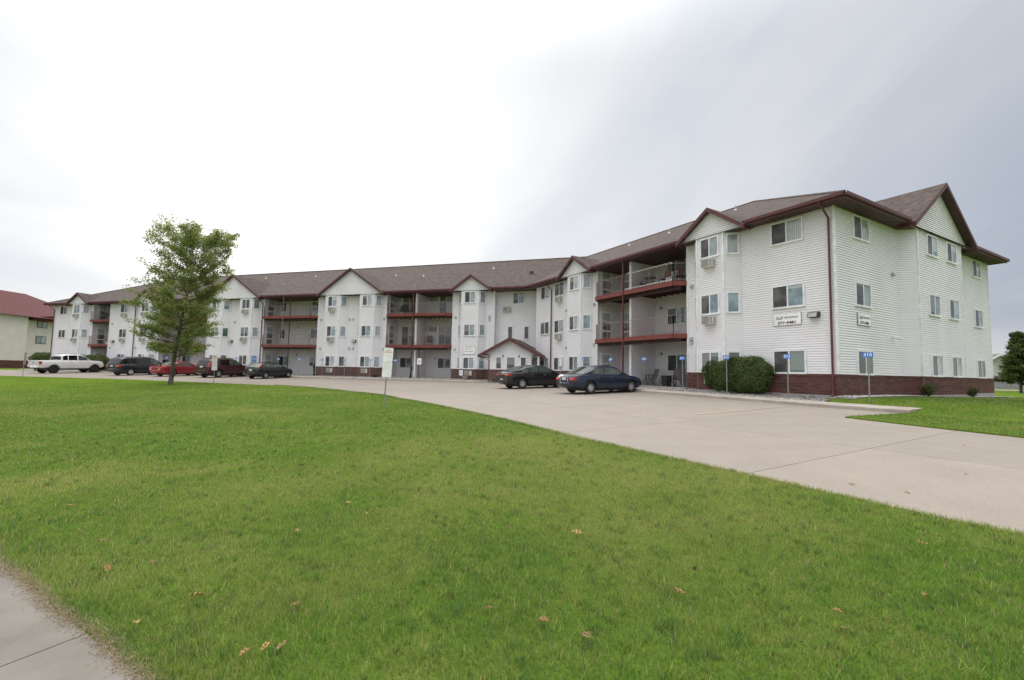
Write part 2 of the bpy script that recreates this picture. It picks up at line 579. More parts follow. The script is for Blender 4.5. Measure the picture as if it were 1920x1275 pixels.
class MB:
    """collects polygons; build() links them as one mesh object"""

    def __init__(s):
        s.v, s.f, s.mi = [], [], []
        s.cur = 0

    def add(s, vs, fs):
        k = len(s.v)
        s.v += [tuple(map(float, q)) for q in vs]
        for f in fs:
            s.f.append(tuple(k + i for i in f))
            s.mi.append(s.cur)

    def poly(s, vs):
        s.add(vs, [tuple(range(len(vs)))])

    def hexa(s, p):
        s.add(p, [(0, 3, 2, 1), (4, 5, 6, 7), (0, 1, 5, 4), (1, 2, 6, 5), (2, 3, 7, 6), (3, 0, 4, 7)])

    def box(s, x0, x1, y0, y1, z0, z1):
        s.hexa([(x0, y0, z0), (x1, y0, z0), (x1, y1, z0), (x0, y1, z0), (x0, y0, z1), (x1, y0, z1), (x1, y1, z1), (x0, y1, z1)])

    def fbox(s, F, u0, u1, v0, v1, z0, z1):
        s.hexa([F.p(u0, v0, z0), F.p(u1, v0, z0), F.p(u1, v1, z0), F.p(u0, v1, z0),
                F.p(u0, v0, z1), F.p(u1, v0, z1), F.p(u1, v1, z1), F.p(u0, v1, z1)])

    def prism(s, pts, z0, z1):
        n_ = len(pts)
        s.add([(x, y, z0) for x, y in pts] + [(x, y, z1) for x, y in pts],
              [tuple(range(n_ - 1, -1, -1)), tuple(range(n_, 2 * n_))] + [(i, (i + 1) % n_, n_ + (i + 1) % n_, n_ + i) for i in range(n_)])

    def tube(s, pts, r, n_=6, cap=True):
        pts = [Vector(q) for q in pts]
        rs = r if isinstance(r, (list, tuple)) else [r] * len(pts)
        k = len(s.v)
        ref = None
        for i, q in enumerate(pts):
            d = (pts[min(i + 1, len(pts) - 1)] - pts[max(i - 1, 0)])
            d.normalize()
            if ref is None:
                ref = d.orthogonal().normalized()
            x = (ref - d * ref.dot(d))
            x = x.normalized() if x.length > 1e-6 else d.orthogonal().normalized()
            ref = x
            y = d.cross(x)
            for j in range(n_):
                t = 2 * math.pi * j / n_
                c = q + (x * math.cos(t) + y * math.sin(t)) * rs[i]
                s.v.append((c.x, c.y, c.z))
        for i in range(len(pts) - 1):
            for j in range(n_):
                s.f.append((k + i * n_ + j, k + i * n_ + (j + 1) % n_, k + (i + 1) * n_ + (j + 1) % n_, k + (i + 1) * n_ + j))
                s.mi.append(s.cur)
        if cap:
            s.f.append(tuple(k + j for j in range(n_ - 1, -1, -1)))
            s.f.append(tuple(k + (len(pts) - 1) * n_ + j for j in range(n_)))
            s.mi += [s.cur, s.cur]

    def mesh(s, name, mats, smooth=False):
        me = bpy.data.meshes.new(name)
        me.from_pydata(s.v, [], s.f)
        for m in (mats if isinstance(mats, (list, tuple)) else [mats]):
            me.materials.append(m)
        if len(me.materials) > 1:
            me.polygons.foreach_set('material_index', s.mi)
        if smooth:
            me.polygons.foreach_set('use_smooth', [True] * len(me.polygons))
        me.update()
        return me

    def build(s, name, mats, parent=None, smooth=False, **kw):
        return link(name, s.mesh(name, mats, smooth), parent, **kw)


def link(name, me, parent=None, loc=None, rz=None, mat4=None, label=None, cat=None, group=None, kind=None, local=False):
    """world-space placement; for a child of a placed thing the thing's transform is undone unless local"""
    o = bpy.data.objects.new(name, me)
    COL.objects.link(o)
    if mat4 is not None:
        o.matrix_basis = mat4
    else:
        if loc is not None:
            o.location = loc
        if rz is not None:
            o.rotation_euler = (0, 0, rz)
    if parent is not None:
        o.parent = parent
        if not local:
            o.matrix_parent_inverse = world_mat(parent).inverted()
    tag(o, label, cat, group, kind)
    return o


def world_mat(o):
    if o.parent is None:
        return o.matrix_basis.copy()
    return world_mat(o.parent) @ o.matrix_parent_inverse @ o.matrix_basis


def tag(o, label=None, cat=None, group=None, kind=None):
    if label:
        o['label'] = label
    if cat:
        o['category'] = cat
    if group:
        o['group'] = group
    if kind:
        o['kind'] = kind
    return o


def empty(name, label, cat, loc=(0, 0, 0), rz=0.0, group=None, mat4=None):
    o = bpy.data.objects.new(name, None)
    COL.objects.link(o)
    o.empty_display_size = 0.3
    if mat4 is not None:
        o.matrix_basis = mat4
    else:
        o.location = loc
        o.rotation_euler = (0, 0, rz)
    return tag(o, label, cat, group)


def copy_tree(o, parent=None):
    c = o.copy()
    COL.objects.link(c)
    c.parent = parent
    for ch in list(o.children):
        copy_tree(ch, c)
    return c


_text = {}


def text_mesh(s, size, mat, shear=0.0, bold=0.0, ext=0.002, xscale=1.0):
    key = (s, size, mat.name, shear, bold, xscale)
    if key in _text:
        return _text[key]
    cu = bpy.data.curves.new('lettering', 'FONT')
    cu.body = s
    cu.size = size
    cu.shear = shear
    cu.offset = bold
    cu.extrude = ext
    cu.align_x = 'CENTER'
    cu.align_y = 'CENTER'
    cu.resolution_u = 3
    o = bpy.data.objects.new('tmp', cu)
    COL.objects.link(o)
    dg = bpy.context.evaluated_depsgraph_get()
    me = bpy.data.meshes.new_from_object(o.evaluated_get(dg))
    bpy.data.objects.remove(o)
    # stand it up: text x -> X, text y -> Z, facing -Y
    me.transform(Matrix.Rotation(math.pi / 2, 4, 'X') @ Matrix.Diagonal((xscale, 1, 1, 1)))
    me.materials.clear()
    me.materials.append(mat)
    me.name = 'lettering'
    _text[key] = me
    return me


def face_rot(nx, ny):
    """z rotation so that local -Y looks along the outward normal (nx, ny)"""
    return math.atan2(nx, -ny)

# ================================================================== THE SETTING
def isect(Fa, va, Fb, vb):
    """point where line v=va of frame Fa meets line v=vb of frame Fb"""
    m_ = np.array([Fa.d, -Fb.d]).T
    s_ = np.linalg.solve(m_, Fb.o + Fb.n * vb - Fa.o - Fa.n * va)
    return Fa.o + Fa.n * va + Fa.d * s_[0]


def clip_half(poly, fn):
    out = []
    for i in range(len(poly)):
        p, q = poly[i], poly[(i + 1) % len(poly)]
        a_, b_ = fn(p), fn(q)
        if a_ >= 0:
            out.append(p)
        if (a_ >= 0) != (b_ >= 0):
            t = a_ / (a_ - b_)
            out.append(p + (q - p) * t)
    return out


def catmull(pts, n_=8):
    pts = [np.array(p, float) for p in pts]
    out = []
    for i in range(len(pts) - 1):
        p0, p1, p2, p3 = pts[max(i - 1, 0)], pts[i], pts[i + 1], pts[min(i + 2, len(pts) - 1)]
        for k in range(n_):
            t = k / n_
            out.append(0.5 * (2 * p1 + (p2 - p0) * t + (2 * p0 - 5 * p1 + 4 * p2 - p3) * t * t + (3 * p1 - p0 - 3 * p2 + p3) * t ** 3))
    out.append(pts[-1])
    return out


# lawn material ------------------------------------------------------
def lawn_material():
    m, t, b = new_mat('lawn')
    L = t.links.new
    tcn = t.nodes.new('ShaderNodeTexCoord')

    def nz(scale, detail=5):
        n_ = t.nodes.new('ShaderNodeTexNoise')
        n_.inputs['Scale'].default_value = scale
        n_.inputs['Detail'].default_value = detail
        L(tcn.outputs['Object'], n_.inputs['Vector'])
        return n_.outputs['Fac']

    def mixc(f, a_, b_):
        mx = t.nodes.new('ShaderNodeMix')
        mx.data_type = 'RGBA'
        L(f, mx.inputs['Factor'])
        for key, val in (('A', a_), ('B', b_)):
            if isinstance(val, tuple):
                mx.inputs[key].default_value = (*val, 1)
            else:
                L(val, mx.inputs[key])
        return mx.outputs['Result']

    def rng_(f, lo, hi, amt=1.0):
        mr = t.nodes.new('ShaderNodeMapRange')
        mr.inputs['From Min'].default_value = lo
        mr.inputs['From Max'].default_value = hi
        mr.inputs['To Max'].default_value = amt
        L(f, mr.inputs['Value'])
        return mr.outputs[0]
    c = mixc(rng_(nz(0.35), 0.35, 0.65), (0.090, 0.170, 0.020), (0.132, 0.205, 0.030))
    c = mixc(rng_(nz(1.4), 0.5, 0.72, 0.45), c, (0.24, 0.235, 0.07))
    c = mixc(rng_(nz(9.0), 0.40, 0.70, 0.6), c, (0.10, 0.15, 0.022))
    c = mixc(rng_(nz(60.0, 2), 0.5, 0.7, 0.55), c, (0.075, 0.105, 0.016))
    L(c, b.inputs['Base Color'])
    b.inputs['Roughness'].default_value = 0.95
    b.inputs['Specular IOR Level'].default_value = 0.0
    bp = t.nodes.new('ShaderNodeBump')
    bp.inputs['Strength'].default_value = 0.9
    bp.inputs['Distance'].default_value = 0.05
    L(nz(38.0, 4), bp.inputs['Height'])
    L(bp.outputs[0], b.inputs['Normal'])
    return m


lawn_m = lawn_material()

# ground sheet to the horizon -----------------------------------------
g = MB()
xs = np.concatenate([[-2500, -900, -400, -200], np.arange(-130, 131, 5.0), [200, 400, 900, 2500]])
ys = np.concatenate([[-2500, -900, -300, -130], np.arange(-70, 141, 5.0), [200, 400, 900, 2500]])
XX, YY = np.meshgrid(xs, ys, indexing='ij')
ZZ = gz_arr(XX, YY) - 0.12
ZZ = np.where((np.abs(XX) > 150) | (np.abs(YY) > 160), -0.75, ZZ)
ny_ = len(ys)
g.v = list(zip(XX.ravel(), YY.ravel(), ZZ.ravel()))
g.f = [(i * ny_ + j, (i + 1) * ny_ + j, (i + 1) * ny_ + j + 1, i * ny_ + j + 1) for i in range(len(xs) - 1) for j in range(ny_ - 1)]
g.mi = [0] * len(g.f)
g.build('ground', lawn_m, kind='structure', smooth=True)

# lot edge of the front lawn
edge = [FR.xy(u, 14.05) for u in (-60, -30, -15, -8, -4, 0, 3)] + [FR.xy(6.5, 14.25), FR.xy(10.5, 14.6), FR.xy(15.3, 15.0)] + \
       [FM.xy(12.25, 12.83), FM.xy(20.4, 12.0), FM.xy(28.9, 11.35), FM.xy(36.8, 11.4), FM.xy(44.8, 11.8), FM.xy(70, 12), FM.xy(110, 12)]
EDGE = catmull(edge, 10)
_e2 = []
for i in range(len(EDGE) - 1):          # finer near the camera
    p, q = EDGE[i], EDGE[i + 1]
    k = max(1, int(np.linalg.norm(q - p) / 0.25)) if np.linalg.norm(p) < 20 else 1
    for j in range(k):
        w = p + (q - p) * j / k
        _e2.append(w + (rng.normal(0, 0.012, 2) if np.linalg.norm(w) < 25 else 0))
_e2.append(EDGE[-1])
EDGE = _e2
FRONT_POLY = np.array(EDGE + [np.array(p, float) for p in ((-160, 20), (-160, -80), (30, -80))])
tip = [(9.93, 13.45), (9.90, 13.2), (9.93, 12.9), (10.06, 12.4), (10.39, 11.19), (10.87, 9.66), (11.6, 7.2), (13.0, 3.2), (16, -4), (30, -30)]
right = catmull([FR.xy(-3.05, 2.36), FR.xy(-2.75, 3.6)] + [np.array(t_, float) for t_ in tip], 8)
RIGHT_POLY = np.array(right + [np.array(p, float) for p in ((130, -30), (130, 130), (20, 60))] + [FR.xy(0.2, -3), FR.xy(0.05, 0.7), FR.xy(-0.3, 1.32), FR.xy(-3.0, 1.32)])


def inside(poly, pts):
    x, y = pts[:, 0], pts[:, 1]
    c = np.zeros(len(pts), bool)
    px, py = poly[:, 0], poly[:, 1]
    j = len(poly) - 1
    for i in range(len(poly)):
        cond = ((py[i] > y) != (py[j] > y))
        with np.errstate(divide='ignore', invalid='ignore'):
            xi = (px[j] - px[i]) * (y - py[i]) / (py[j] - py[i]) + px[i]
        c ^= cond & (x < xi)
        j = i
    return c


def lawn_sheet(name, poly, lift):
    n0 = len(poly)
    gx, gy = np.meshgrid(np.arange(-30, 45, 1.0), np.arange(-6, 45, 1.0))
    pts = np.stack([gx.ravel(), gy.ravel()], 1) + rng.uniform(-.2, .2, (gx.size, 2))
    g2x, g2y = np.meshgrid(np.arange(-158, 130, 8.0), np.arange(-78, 130, 8.0))
    p2 = np.stack([g2x.ravel(), g2y.ravel()], 1)
    p2 = p2[(p2[:, 0] < -31) | (p2[:, 0] > 46) | (p2[:, 1] < -7) | (p2[:, 1] > 46)]
    pts = np.concatenate([pts, p2])
    pts = pts[inside(poly, pts)]
    vs = [Vector(p) for p in poly] + [Vector(p) for p in pts]
    r = delaunay_2d_cdt(vs, [(i, (i + 1) % n0) for i in range(n0)], [list(range(n0))], 1, 1e-5)
    V = np.array([(v.x, v.y) for v in r[0]])
    Z = gz_arr(V[:, 0], V[:, 1]) + lift
    b = MB()
    b.v = [(x, y, z) for (x, y), z in zip(V, Z)]
    b.f = [tuple(f) for f in r[2]]
    b.mi = [0] * len(b.f)
    # earth skirt down the edge
    k = len(b.v)
    zz = gz_arr(poly[:, 0], poly[:, 1])
    for (x, y), z in zip(poly, zz):
        b.v += [(x, y, z + lift), (x, y, z - 0.1)]
    for i in range(n0):
        j = (i + 1) % n0
        b.f.append((k + 2 * i, k + 2 * j, k + 2 * j + 1, k + 2 * i + 1))
        b.mi.append(0)
    return b.build(name, lawn_m, kind='structure', smooth=True)


lawn_sheet('front_lawn', FRONT_POLY, 0.03)
lawn_sheet('side_lawn', RIGHT_POLY, 0.035)

# parking lot: concrete slabs ------------------------------------------
lot = MB()
lot_base = []
lot = empty('parking_lot', None, None)
lot['kind'] = 'structure'


def slab(pts, name='slab', parent=None, lift=0.0, gap=0.007, mat=None, th=0.10, drop=0.0):
    c = sum(pts) / len(pts)
    q = []
    for p in pts:
        d = p - c
        ln = np.linalg.norm(d)
        q.append(p - d / max(ln, 1e-6) * gap * 1.4)
    b = MB()
    n_ = len(q)
    top = [(p[0], p[1], gz(p[0], p[1]) + lift) for p in q]
    bot = [(p[0], p[1], gz(p[0], p[1]) + lift - th) for p in q]
    b.add(top + bot, [tuple(range(n_))] + [(i, n_ + i, n_ + (i + 1) % n_, (i + 1) % n_) for i in range(n_)])
    return b.build(name, mat or conc, parent)


d_ = lambda p: FM.uv(p)[1] - FR.uv(p)[1]
us = [-60, -45, -32, -23.5, -18.9, -14.3, -9.7] + [-5.1 + 4.6 * k for k in range(11)]
vs_ = [2.3, 6.2, 10.1, 14.3, 17.5]
for i in range(len(us) - 1):
    for j in range(len(vs_) - 1):
        if vs_[j] > 14 and us[i + 1] < 4:
            continue
        if vs_[j] < 5 and us[i + 1] < -9:
            continue
        q = [FR.xy(us[i], vs_[j]), FR.xy(us[i + 1], vs_[j]), FR.xy(us[i + 1], vs_[j + 1]), FR.xy(us[i], vs_[j + 1])]
        q = clip_half(q, d_)
        if len(q) >= 3:
            slab(q, parent=lot)
um = [-14 + 4.6 * k for k in range(20)] + [90, 110]
vm = [2.3, 5.6, 8.9, 12.3, 16.8]
for i in range(len(um) - 1):
    for j in range(len(vm) - 1):
        if vm[j] > 12 and um[i] > 14:
            continue
        q = [FM.xy(um[i], vm[j]), FM.xy(um[i + 1], vm[j]), FM.xy(um[i + 1], vm[j + 1]), FM.xy(um[i], vm[j + 1])]
        q = clip_half(q, lambda p: -d_(p))
        if len(q) >= 3:
            slab(q, parent=lot)
# faded stall line
b = MB()
for k in range(12):
    v0, v1 = 2.7 + k * 0.44, 2.7 + (k + 1) * 0.44
    pp = [FR.xy(0.30 + v * 0.0, v) for v in (v0, v1)]
    b.poly([(*(FR.xy(0.30, v0)), gz(*FR.xy(0.30, v0)) + .010), (*(FR.xy(0.41, v0)), gz(*FR.xy(0.41, v0)) + .010),
            (*(FR.xy(0.41, v1)), gz(*FR.xy(0.41, v1)) + .010), (*(FR.xy(0.30, v1)), gz(*FR.xy(0.30, v1)) + .010)])
b.build('stall_line', yellow_m, lot)

# walk with kerb face in front of the rock beds
curb = empty('kerb_walk', None, None)
curb['kind'] = 'structure'


def curb_run(F, u0, u1, step, v0=1.3, v1=2.3):
    n_ = max(1, int(round((u1 - u0) / step)))
    for i in range(n_):
        a0, a1 = u0 + (u1 - u0) * i / n_ + .006, u0 + (u1 - u0) * (i + 1) / n_ - .006
        b = MB()
        V = []
        for (u, v) in ((a0, v0), (a1, v0), (a1, v1), (a0, v1)):
            q = F.xy(u, v)
            qq = F.xy(u, 2.3)
            V.append((q[0], q[1], gz(*qq) + 0.13 + (0.03 if v == v0 else 0.0)))
        fr = [F.xy(u, v1 + 0.03) for u in (a1, a0)]
        f2 = [(fr[0][0], fr[0][1], V[2][2] - 0.022), (fr[1][0], fr[1][1], V[3][2] - 0.022)]
        f3 = [(fr[0][0], fr[0][1], V[2][2] - 0.2), (fr[1][0], fr[1][1], V[3][2] - 0.2)]
        bk = [(V[1][0], V[1][1], V[1][2] - 0.2), (V[0][0], V[0][1], V[0][2] - 0.2)]
        b.add(V + f2 + f3 + bk, [(0, 1, 2, 3), (3, 2, 4, 5), (5, 4, 6, 7), (1, 0, 9, 8), (2, 1, 8, 6, 4), (0, 3, 5, 7, 9)])
        b.build('kerb_slab', curb_m, curb)


s_in = FR.uv(isect(FR, 2.3, FM, 2.3))[0]
s_inm = FM.uv(isect(FR, 2.3, FM, 2.3))[0]
curb_run(FR, -3.05, s_in, 3.0)
curb_run(FM, s_inm, 62.0, 3.0)

# public walk at the photographer's feet
swalk = empty('sidewalk', None, None)
swalk['kind'] = 'structure'
e0, e1 = np.array([-3.99, 3.68]), np.array([-1.97, 2.47])
sd = (e1 - e0) / np.linalg.norm(e1 - e0)
sn = np.array([sd[1], -sd[0]])          # away from the lawn (towards lower left)
if sn @ np.array([-1, -1]) < 0:
    sn = -sn
FS = Frame(np.array([-2.49, 2.80]), sd, sn)     # joint at u = 0
for k in range(-8, 8):
    q = [FS.xy(k * 1.5, 0.0), FS.xy((k + 1) * 1.5, 0.0), FS.xy((k + 1) * 1.5, 1.55), FS.xy(k * 1.5, 1.55)]
    slab(q, parent=swalk, lift=0.045, gap=0.005, mat=walk_m, th=0.12)

# rock beds --------------------------------------------------------------
beds = empty('rock_bed', 'grey river rock bed along the foot of the white building', 'rock bed')


def bed_sheet(F, u0, u1, v0, v1, lift_fn):
    b = MB()
    n_ = max(1, int((u1 - u0) / 1.0))
    for i in range(n_):
        a0, a1 = u0 + (u1 - u0) * i / n_, u0 + (u1 - u0) * (i + 1) / n_
        b.poly([F.p(a0, v0, lift_fn(F, a0, v0)), F.p(a1, v0, lift_fn(F, a1, v0)), F.p(a1, v1, lift_fn(F, a1, v1)), F.p(a0, v1, lift_fn(F, a0, v1))])
    return b.build('bed', rockbed_m, beds)


def bed_z(F, u, v):
    q = F.xy(u, 2.3)
    zc_ = gz(*q) + 0.13
    return -0.05 + (zc_ + 0.05) * max(0, min(v / 1.3, 1))


def bed_ze(F, u, v):
    q = F.xy(u, v)
    return gz(*q) + 0.05


bed_sheet(FR, 0.0, 23.0, -0.3, 1.31, bed_z)
bed_sheet(FM, -1.2, 60.7, -0.3, 1.31, bed_z)
bed_sheet(FE, -0.5, 18.5, -0.3, 0.75, bed_ze)


def stones(n_, F, u0, u1, v0, v1, zf, smin, smax, seed, B):
    r_ = np.random.default_rng(seed)
    ico_v = [(0, 0, 1), (.894, 0, .447), (.276, .851, .447), (-.724, .526, .447), (-.724, -.526, .447), (.276, -.851, .447), (0, 0, -.3)]
    ico_f = [(0, 1, 2), (0, 2, 3), (0, 3, 4), (0, 4, 5), (0, 5, 1), (1, 6, 2), (2, 6, 3), (3, 6, 4), (4, 6, 5), (5, 6, 1)]
    for _ in range(n_):
        u, v = r_.uniform(u0, u1), r_.uniform(v0, v1)
        s_ = r_.uniform(smin, smax)
        x, y = F.xy(u, v)
        z = zf(F, u, v)
        th = r_.uniform(0, 6.28)
        sx, sy, sz = s_ * r_.uniform(.7, 1.4), s_ * r_.uniform(.6, 1.1), s_ * r_.uniform(.45, .8)
        vv = []
        for a_, b_, c_ in ico_v:
            a2, b2 = a_ * sx * r_.uniform(.8, 1.15), b_ * sy * r_.uniform(.8, 1.15)
            vv.append((x + a2 * math.cos(th) - b2 * math.sin(th), y + a2 * math.sin(th) + b2 * math.cos(th), z + c_ * sz))
        B.add(vv, ico_f)


B = MB()
stones(3400, FR, 0.0, 12.5, 0.05, 1.28, bed_z, .025, .055, 1, B)
stones(700, FR, 12.5, 22, 0.05, 1.28, bed_z, .04, .07, 2, B)
stones(2600, FE, -0.4, 18.4, 0.05, 0.75, bed_ze, .03, .06, 3, B)
stones(2500, FM, 0, 30, 0.1, 1.28, bed_z, .05, .09, 4, B)
B.build('stones', rock_m, beds, kind='stuff')
# ================================================================== THE APARTMENT BUILDING
F1 = 2.8875          # storey height
S1 = 0.848           # brick top / first sills
WH = 1.035           # window height
SOF = 7.75           # soffit height
ZE, EV, SL = 7.93, 0.72, 0.49   # roof edge height, overhang, slope
VR = -8.88
BLD = empty('apartment_building', 'long three storey white apartment building with brown shingle roof and burgundy trim', 'building', (PI_[0], PI_[1], 0))


def bld(b, name, mats, parent=None, smooth=False):
    return b.build(name, mats, parent or BLD, smooth)


EXPO = 0.105


def seg_frame(F, p, q):
    a_, b_ = F.xy(*p), F.xy(*q)
    ln = float(np.linalg.norm(b_ - a_))
    d = (b_ - a_) / ln
    du, dv = (q[0] - p[0]) / ln, (q[1] - p[1]) / ln
    n_ = F.d * (-dv) + F.n * du
    return Frame(a_, d, n_), ln


def lap_rows(b, G, rows):
    """rows: list of (z0,z1,u00,u01,u10,u11): bottom span and top span"""
    for (z0, z1, a0, a1, c0, c1) in rows:
        g_ = min(.009, (z1 - z0) * .3)
        b.add([G.p(a0, .026, z0 + g_), G.p(a1, .026, z0 + g_), G.p(c1, .006, z1), G.p(c0, .006, z1), G.p(a0, -.02, z0 + g_), G.p(a1, -.02, z0 + g_),
               G.p(a0, -.02, z0), G.p(a1, -.02, z0), G.p(a0, .006, z0), G.p(a1, .006, z0)],
              [(0, 1, 2, 3), (4, 5, 1, 0), (6, 7, 5, 4), (8, 9, 7, 6)])


def lap_wall(b, F, p, q, z0, z1):
    G, ln = seg_frame(F, p, q)
    n_ = max(1, int(round((z1 - z0) / EXPO)))
    h = (z1 - z0) / n_
    lap_rows(b, G, [(z0 + i * h, z0 + (i + 1) * h, 0, ln, 0, ln) for i in range(n_)])


def lap_gable(b, F, v, uc, half, z0, apex):
    """triangle of siding, base half-width at z0 and point at apex"""
    G = Frame(F.xy(uc, v), F.d, F.n)
    n_ = int((apex - z0) / EXPO)
    rows = []
    for i in range(n_ + 1):
        za, zb = z0 + i * EXPO, min(z0 + (i + 1) * EXPO, apex)
        wa, wb = half * (apex - za) / (apex - z0), half * (apex - zb) / (apex - z0)
        rows.append((za, zb, -wa, wa, -wb, wb))
    lap_rows(b, G, rows)


def corner_board(b, F, u, v, z0, z1, w=0.07):
    b.fbox(F, u - w / 2, u + w / 2, v - w / 2, v + w / 2, z0, z1)


def bay(c):
    return [(c - 1.3, 0), (c - .75, .6), (c + .75, .6), (c + 1.3, 0)]


D2 = -2.1
R_PATH = [(0, 0)] + bay(5.35) + [(7.2, 0), (7.2, D2), (14.64, D2), (14.64, 0)] + bay(16.46) + [(22.36, 0), (22.36, -1.9)]
M_PATH = [(-1.9, -.6), (3.3, -.6), (3.3, 0)] + bay(5.35) + [(7.23, 0), (7.23, D2), (14.02, D2), (14.02, 0)] + bay(15.75) + bay(19.6) + \
    [(21.68, 0), (21.68, D2), (28.39, D2), (28.39, 0)] + bay(30.15) + bay(34.1) + [(35.92, 0), (35.92, D2), (42.8, D2), (42.8, 0)] + bay(44.45) + \
    [(50.89, 0), (50.89, D2), (53.76, D2), (53.76, 0)] + bay(55.6) + [(60.73, 0), (60.73, -17.77)]
E_PATH = [(0, 0), (5.76, 0), (6.3, .54), (11.6, .54), (12.14, 0), (17.77, 0)]
BE = 0.06            # brick stands proud of the siding


def is_recess(p, q):
    return p[1] < -0.7 or q[1] < -0.7


for F, path in ((FR, R_PATH), (FM, M_PATH), (FE, E_PATH)):
    for i in range(len(path) - 1):
        p, q = path[i], path[i + 1]
        b = MB()
        rec = is_recess(p, q) and F is not FE and abs(p[0] - 60.73) > .01
        lap_wall(b, F, p, q, 0.02 if rec else S1, SOF + 0.01)
        bld(b, 'wall', siding)
        if not rec and p[1] >= -0.7:
            # concrete footing under the brick
            G, ln = seg_frame(F, p, q)
            fb = MB()
            fb.fbox(G, 0.001, ln - .001, -.2, BE - .012, -.55, 0.0)
            bld(fb, 'footing', foundation_m)
        elif rec:
            G, ln = seg_frame(F, p, q)
            fb = MB()
            fb.fbox(G, 0.001, ln - .001, -.2, .012, -.5, 0.02)
            bld(fb, 'footing', foundation_m)
    for i in range(1, len(path) - 1) if F is not FE else range(0, len(path)):
        u, v = path[i]
        if v < -0.7:
            continue
        if 0 < i < len(path) - 1:
            (u0_, v0_), (u2_, v2_) = path[i - 1], path[i + 1]
            if (u - u0_) * (v2_ - v) - (v - v0_) * (u2_ - u) > 1e-6:      # inside corner
                continue
        tb = MB()
        corner_board(tb, F, u, v, S1 + .005, SOF, .085)
        bld(tb, 'corner_board', trim)
# divider walls in the balcony recesses
for F, u in ((FR, 11.5), (FM, 10.89)):
    for s_, (p, q) in enumerate((((u - .07, 0.0), (u - .07, D2)), ((u + .07, D2), (u + .07, 0.0)))):
        b = MB()
        lap_wall(b, F, p, q, 0.02, SOF)
        bld(b, 'divider_wall', siding)
    b = MB()
    b.fbox(F, u - .09, u + .09, 0.0, 0.03, -.3, SOF)
    bld(b, 'divider_trim', trim)
# plain back and far sides, the core that closes the volume
b = MB()
J_ = isect(FR, -17.77, FM, -17.77)
K0 = FR.xy(0, -17.77)
far = FM.xy(60.73, -17.77)
for p, q in ((K0, J_), (J_, far)):
    b.poly([(p[0], p[1], -.5), (q[0], q[1], -.5), (q[0], q[1], SOF), (p[0], p[1], SOF)])
bld(b, 'back_wall', siding)

# ---------------------------------------------------------------- brick base
BH, BLN = 0.0895, 0.30


def brick_cells(F, p, q, z0=0.0, z1=S1):
    G, ln = seg_frame(F, p, q)
    rows = 9
    h = (z1 - z0) / rows
    out = []
    for r in range(rows):
        off = (r % 2) * BLN / 2
        if r == rows - 1:         # soldier course, slightly proud
            n_ = int(ln / 0.10)
            for k in range(n_):
                out.append((G, k * ln / n_ + .004, (k + 1) * ln / n_ - .004, z0 + r * h + .004, z1 - .004, BE + .02))
            continue
        u = -off
        while u < ln:
            a0, a1 = max(u, 0) + .004, min(u + BLN, ln) - .004
            if a1 - a0 > .03:
                out.append((G, a0, a1, z0 + r * h + .004, z0 + (r + 1) * h - .004, BE))
            u += BLN
    return out


near_segs = [(FR, (-BE, 0) if i == 0 else R_PATH[i], R_PATH[i + 1]) for i in range(5)] + [(FE, E_PATH[i], E_PATH[i + 1]) for i in range(5)]
bb = MB()
for F, p, q in near_segs:
    G, ln = seg_frame(F, p, q)
    bb.fbox(G, .012 if p[0] < 0 else 0, ln + .0, 0.0, BE - .012, 0.0, S1 - .003)
BRICK = bld(bb, 'brick_base', mortar_m)
cells = []
for F, p, q in near_segs:
    cells += brick_cells(F, p, q)


def cell_hex(c):
    G, a0, a1, z0, z1, d = c
    j = random.uniform(-.003, .003)
    return [G.p(a0, .01, z0), G.p(a1, .01, z0), G.p(a1, d + j, z0), G.p(a0, d + j, z0), G.p(a0, .01, z1), G.p(a1, .01, z1), G.p(a1, d + j, z1), G.p(a0, d + j, z1)]


def cdist(c):
    q = c[0].xy((c[1] + c[2]) / 2, 0)
    return np.linalg.norm(q)


def in_view(c):          # the end wall's bay hides nothing; the shrubs hide the front between u 3.1 and 6
    return 0


big = [c for c in cells if c[2] - c[1] > .2]
big.sort(key=cdist)
single = set(id(c) for c in big[:290])
unit = {}
for c in big[:290]:
    G, a0, a1, z0, z1, d = c
    w, h = a1 - a0, z1 - z0
    key = (round(w, 3), round(h, 3))
    if key not in unit:
        ub = MB()
        ub.box(-w / 2, w / 2, 0.0, 0.05, -h / 2, h / 2)
        unit[key] = ub.mesh('brick', brick_m)
    cx = G.p((a0 + a1) / 2, d + random.uniform(-.003, .003), (z0 + z1) / 2)
    link('brick', unit[key], BRICK, loc=cx, rz=face_rot(G.n[0], G.n[1]))
rest = MB()
for c in cells:
    if id(c) not in single:
        rest.hexa(cell_hex(c))
ro = rest.build('brick_courses', brick_m, BRICK)
ro['kind'] = 'stuff'


def brick_panel(F, p, q, name='brick_panel'):
    G, ln = seg_frame(F, p, q)
    b = MB()
    b.fbox(G, 0, ln, 0.0, BE, 0.0, S1 - .002)
    b.fbox(G, 0, ln, 0.0, BE + .02, S1 - .09, S1 + .002)
    me = b.mesh(name, brick_far)
    uvl = me.uv_layers.new(name='UV')
    for pl in me.polygons:
        for li, vi in zip(pl.loop_indices, pl.vertices):
            co = me.vertices[vi].co
            t = (np.array([co.x, co.y]) - G.o) @ G.d
            uvl.data[li].uv = (t, co.z)
    link(name, me, BLD)


for F, path in ((FR, R_PATH), (FM, M_PATH)):
    for i in range(len(path) - 1):
        p, q = path[i], path[i + 1]
        if is_recess(p, q) or (F is FR and i < 5):
            continue
        brick_panel(F, p, q)

# ---------------------------------------------------------------- roof


def roof_z(v):
    return ZE + (EV - v) * SL


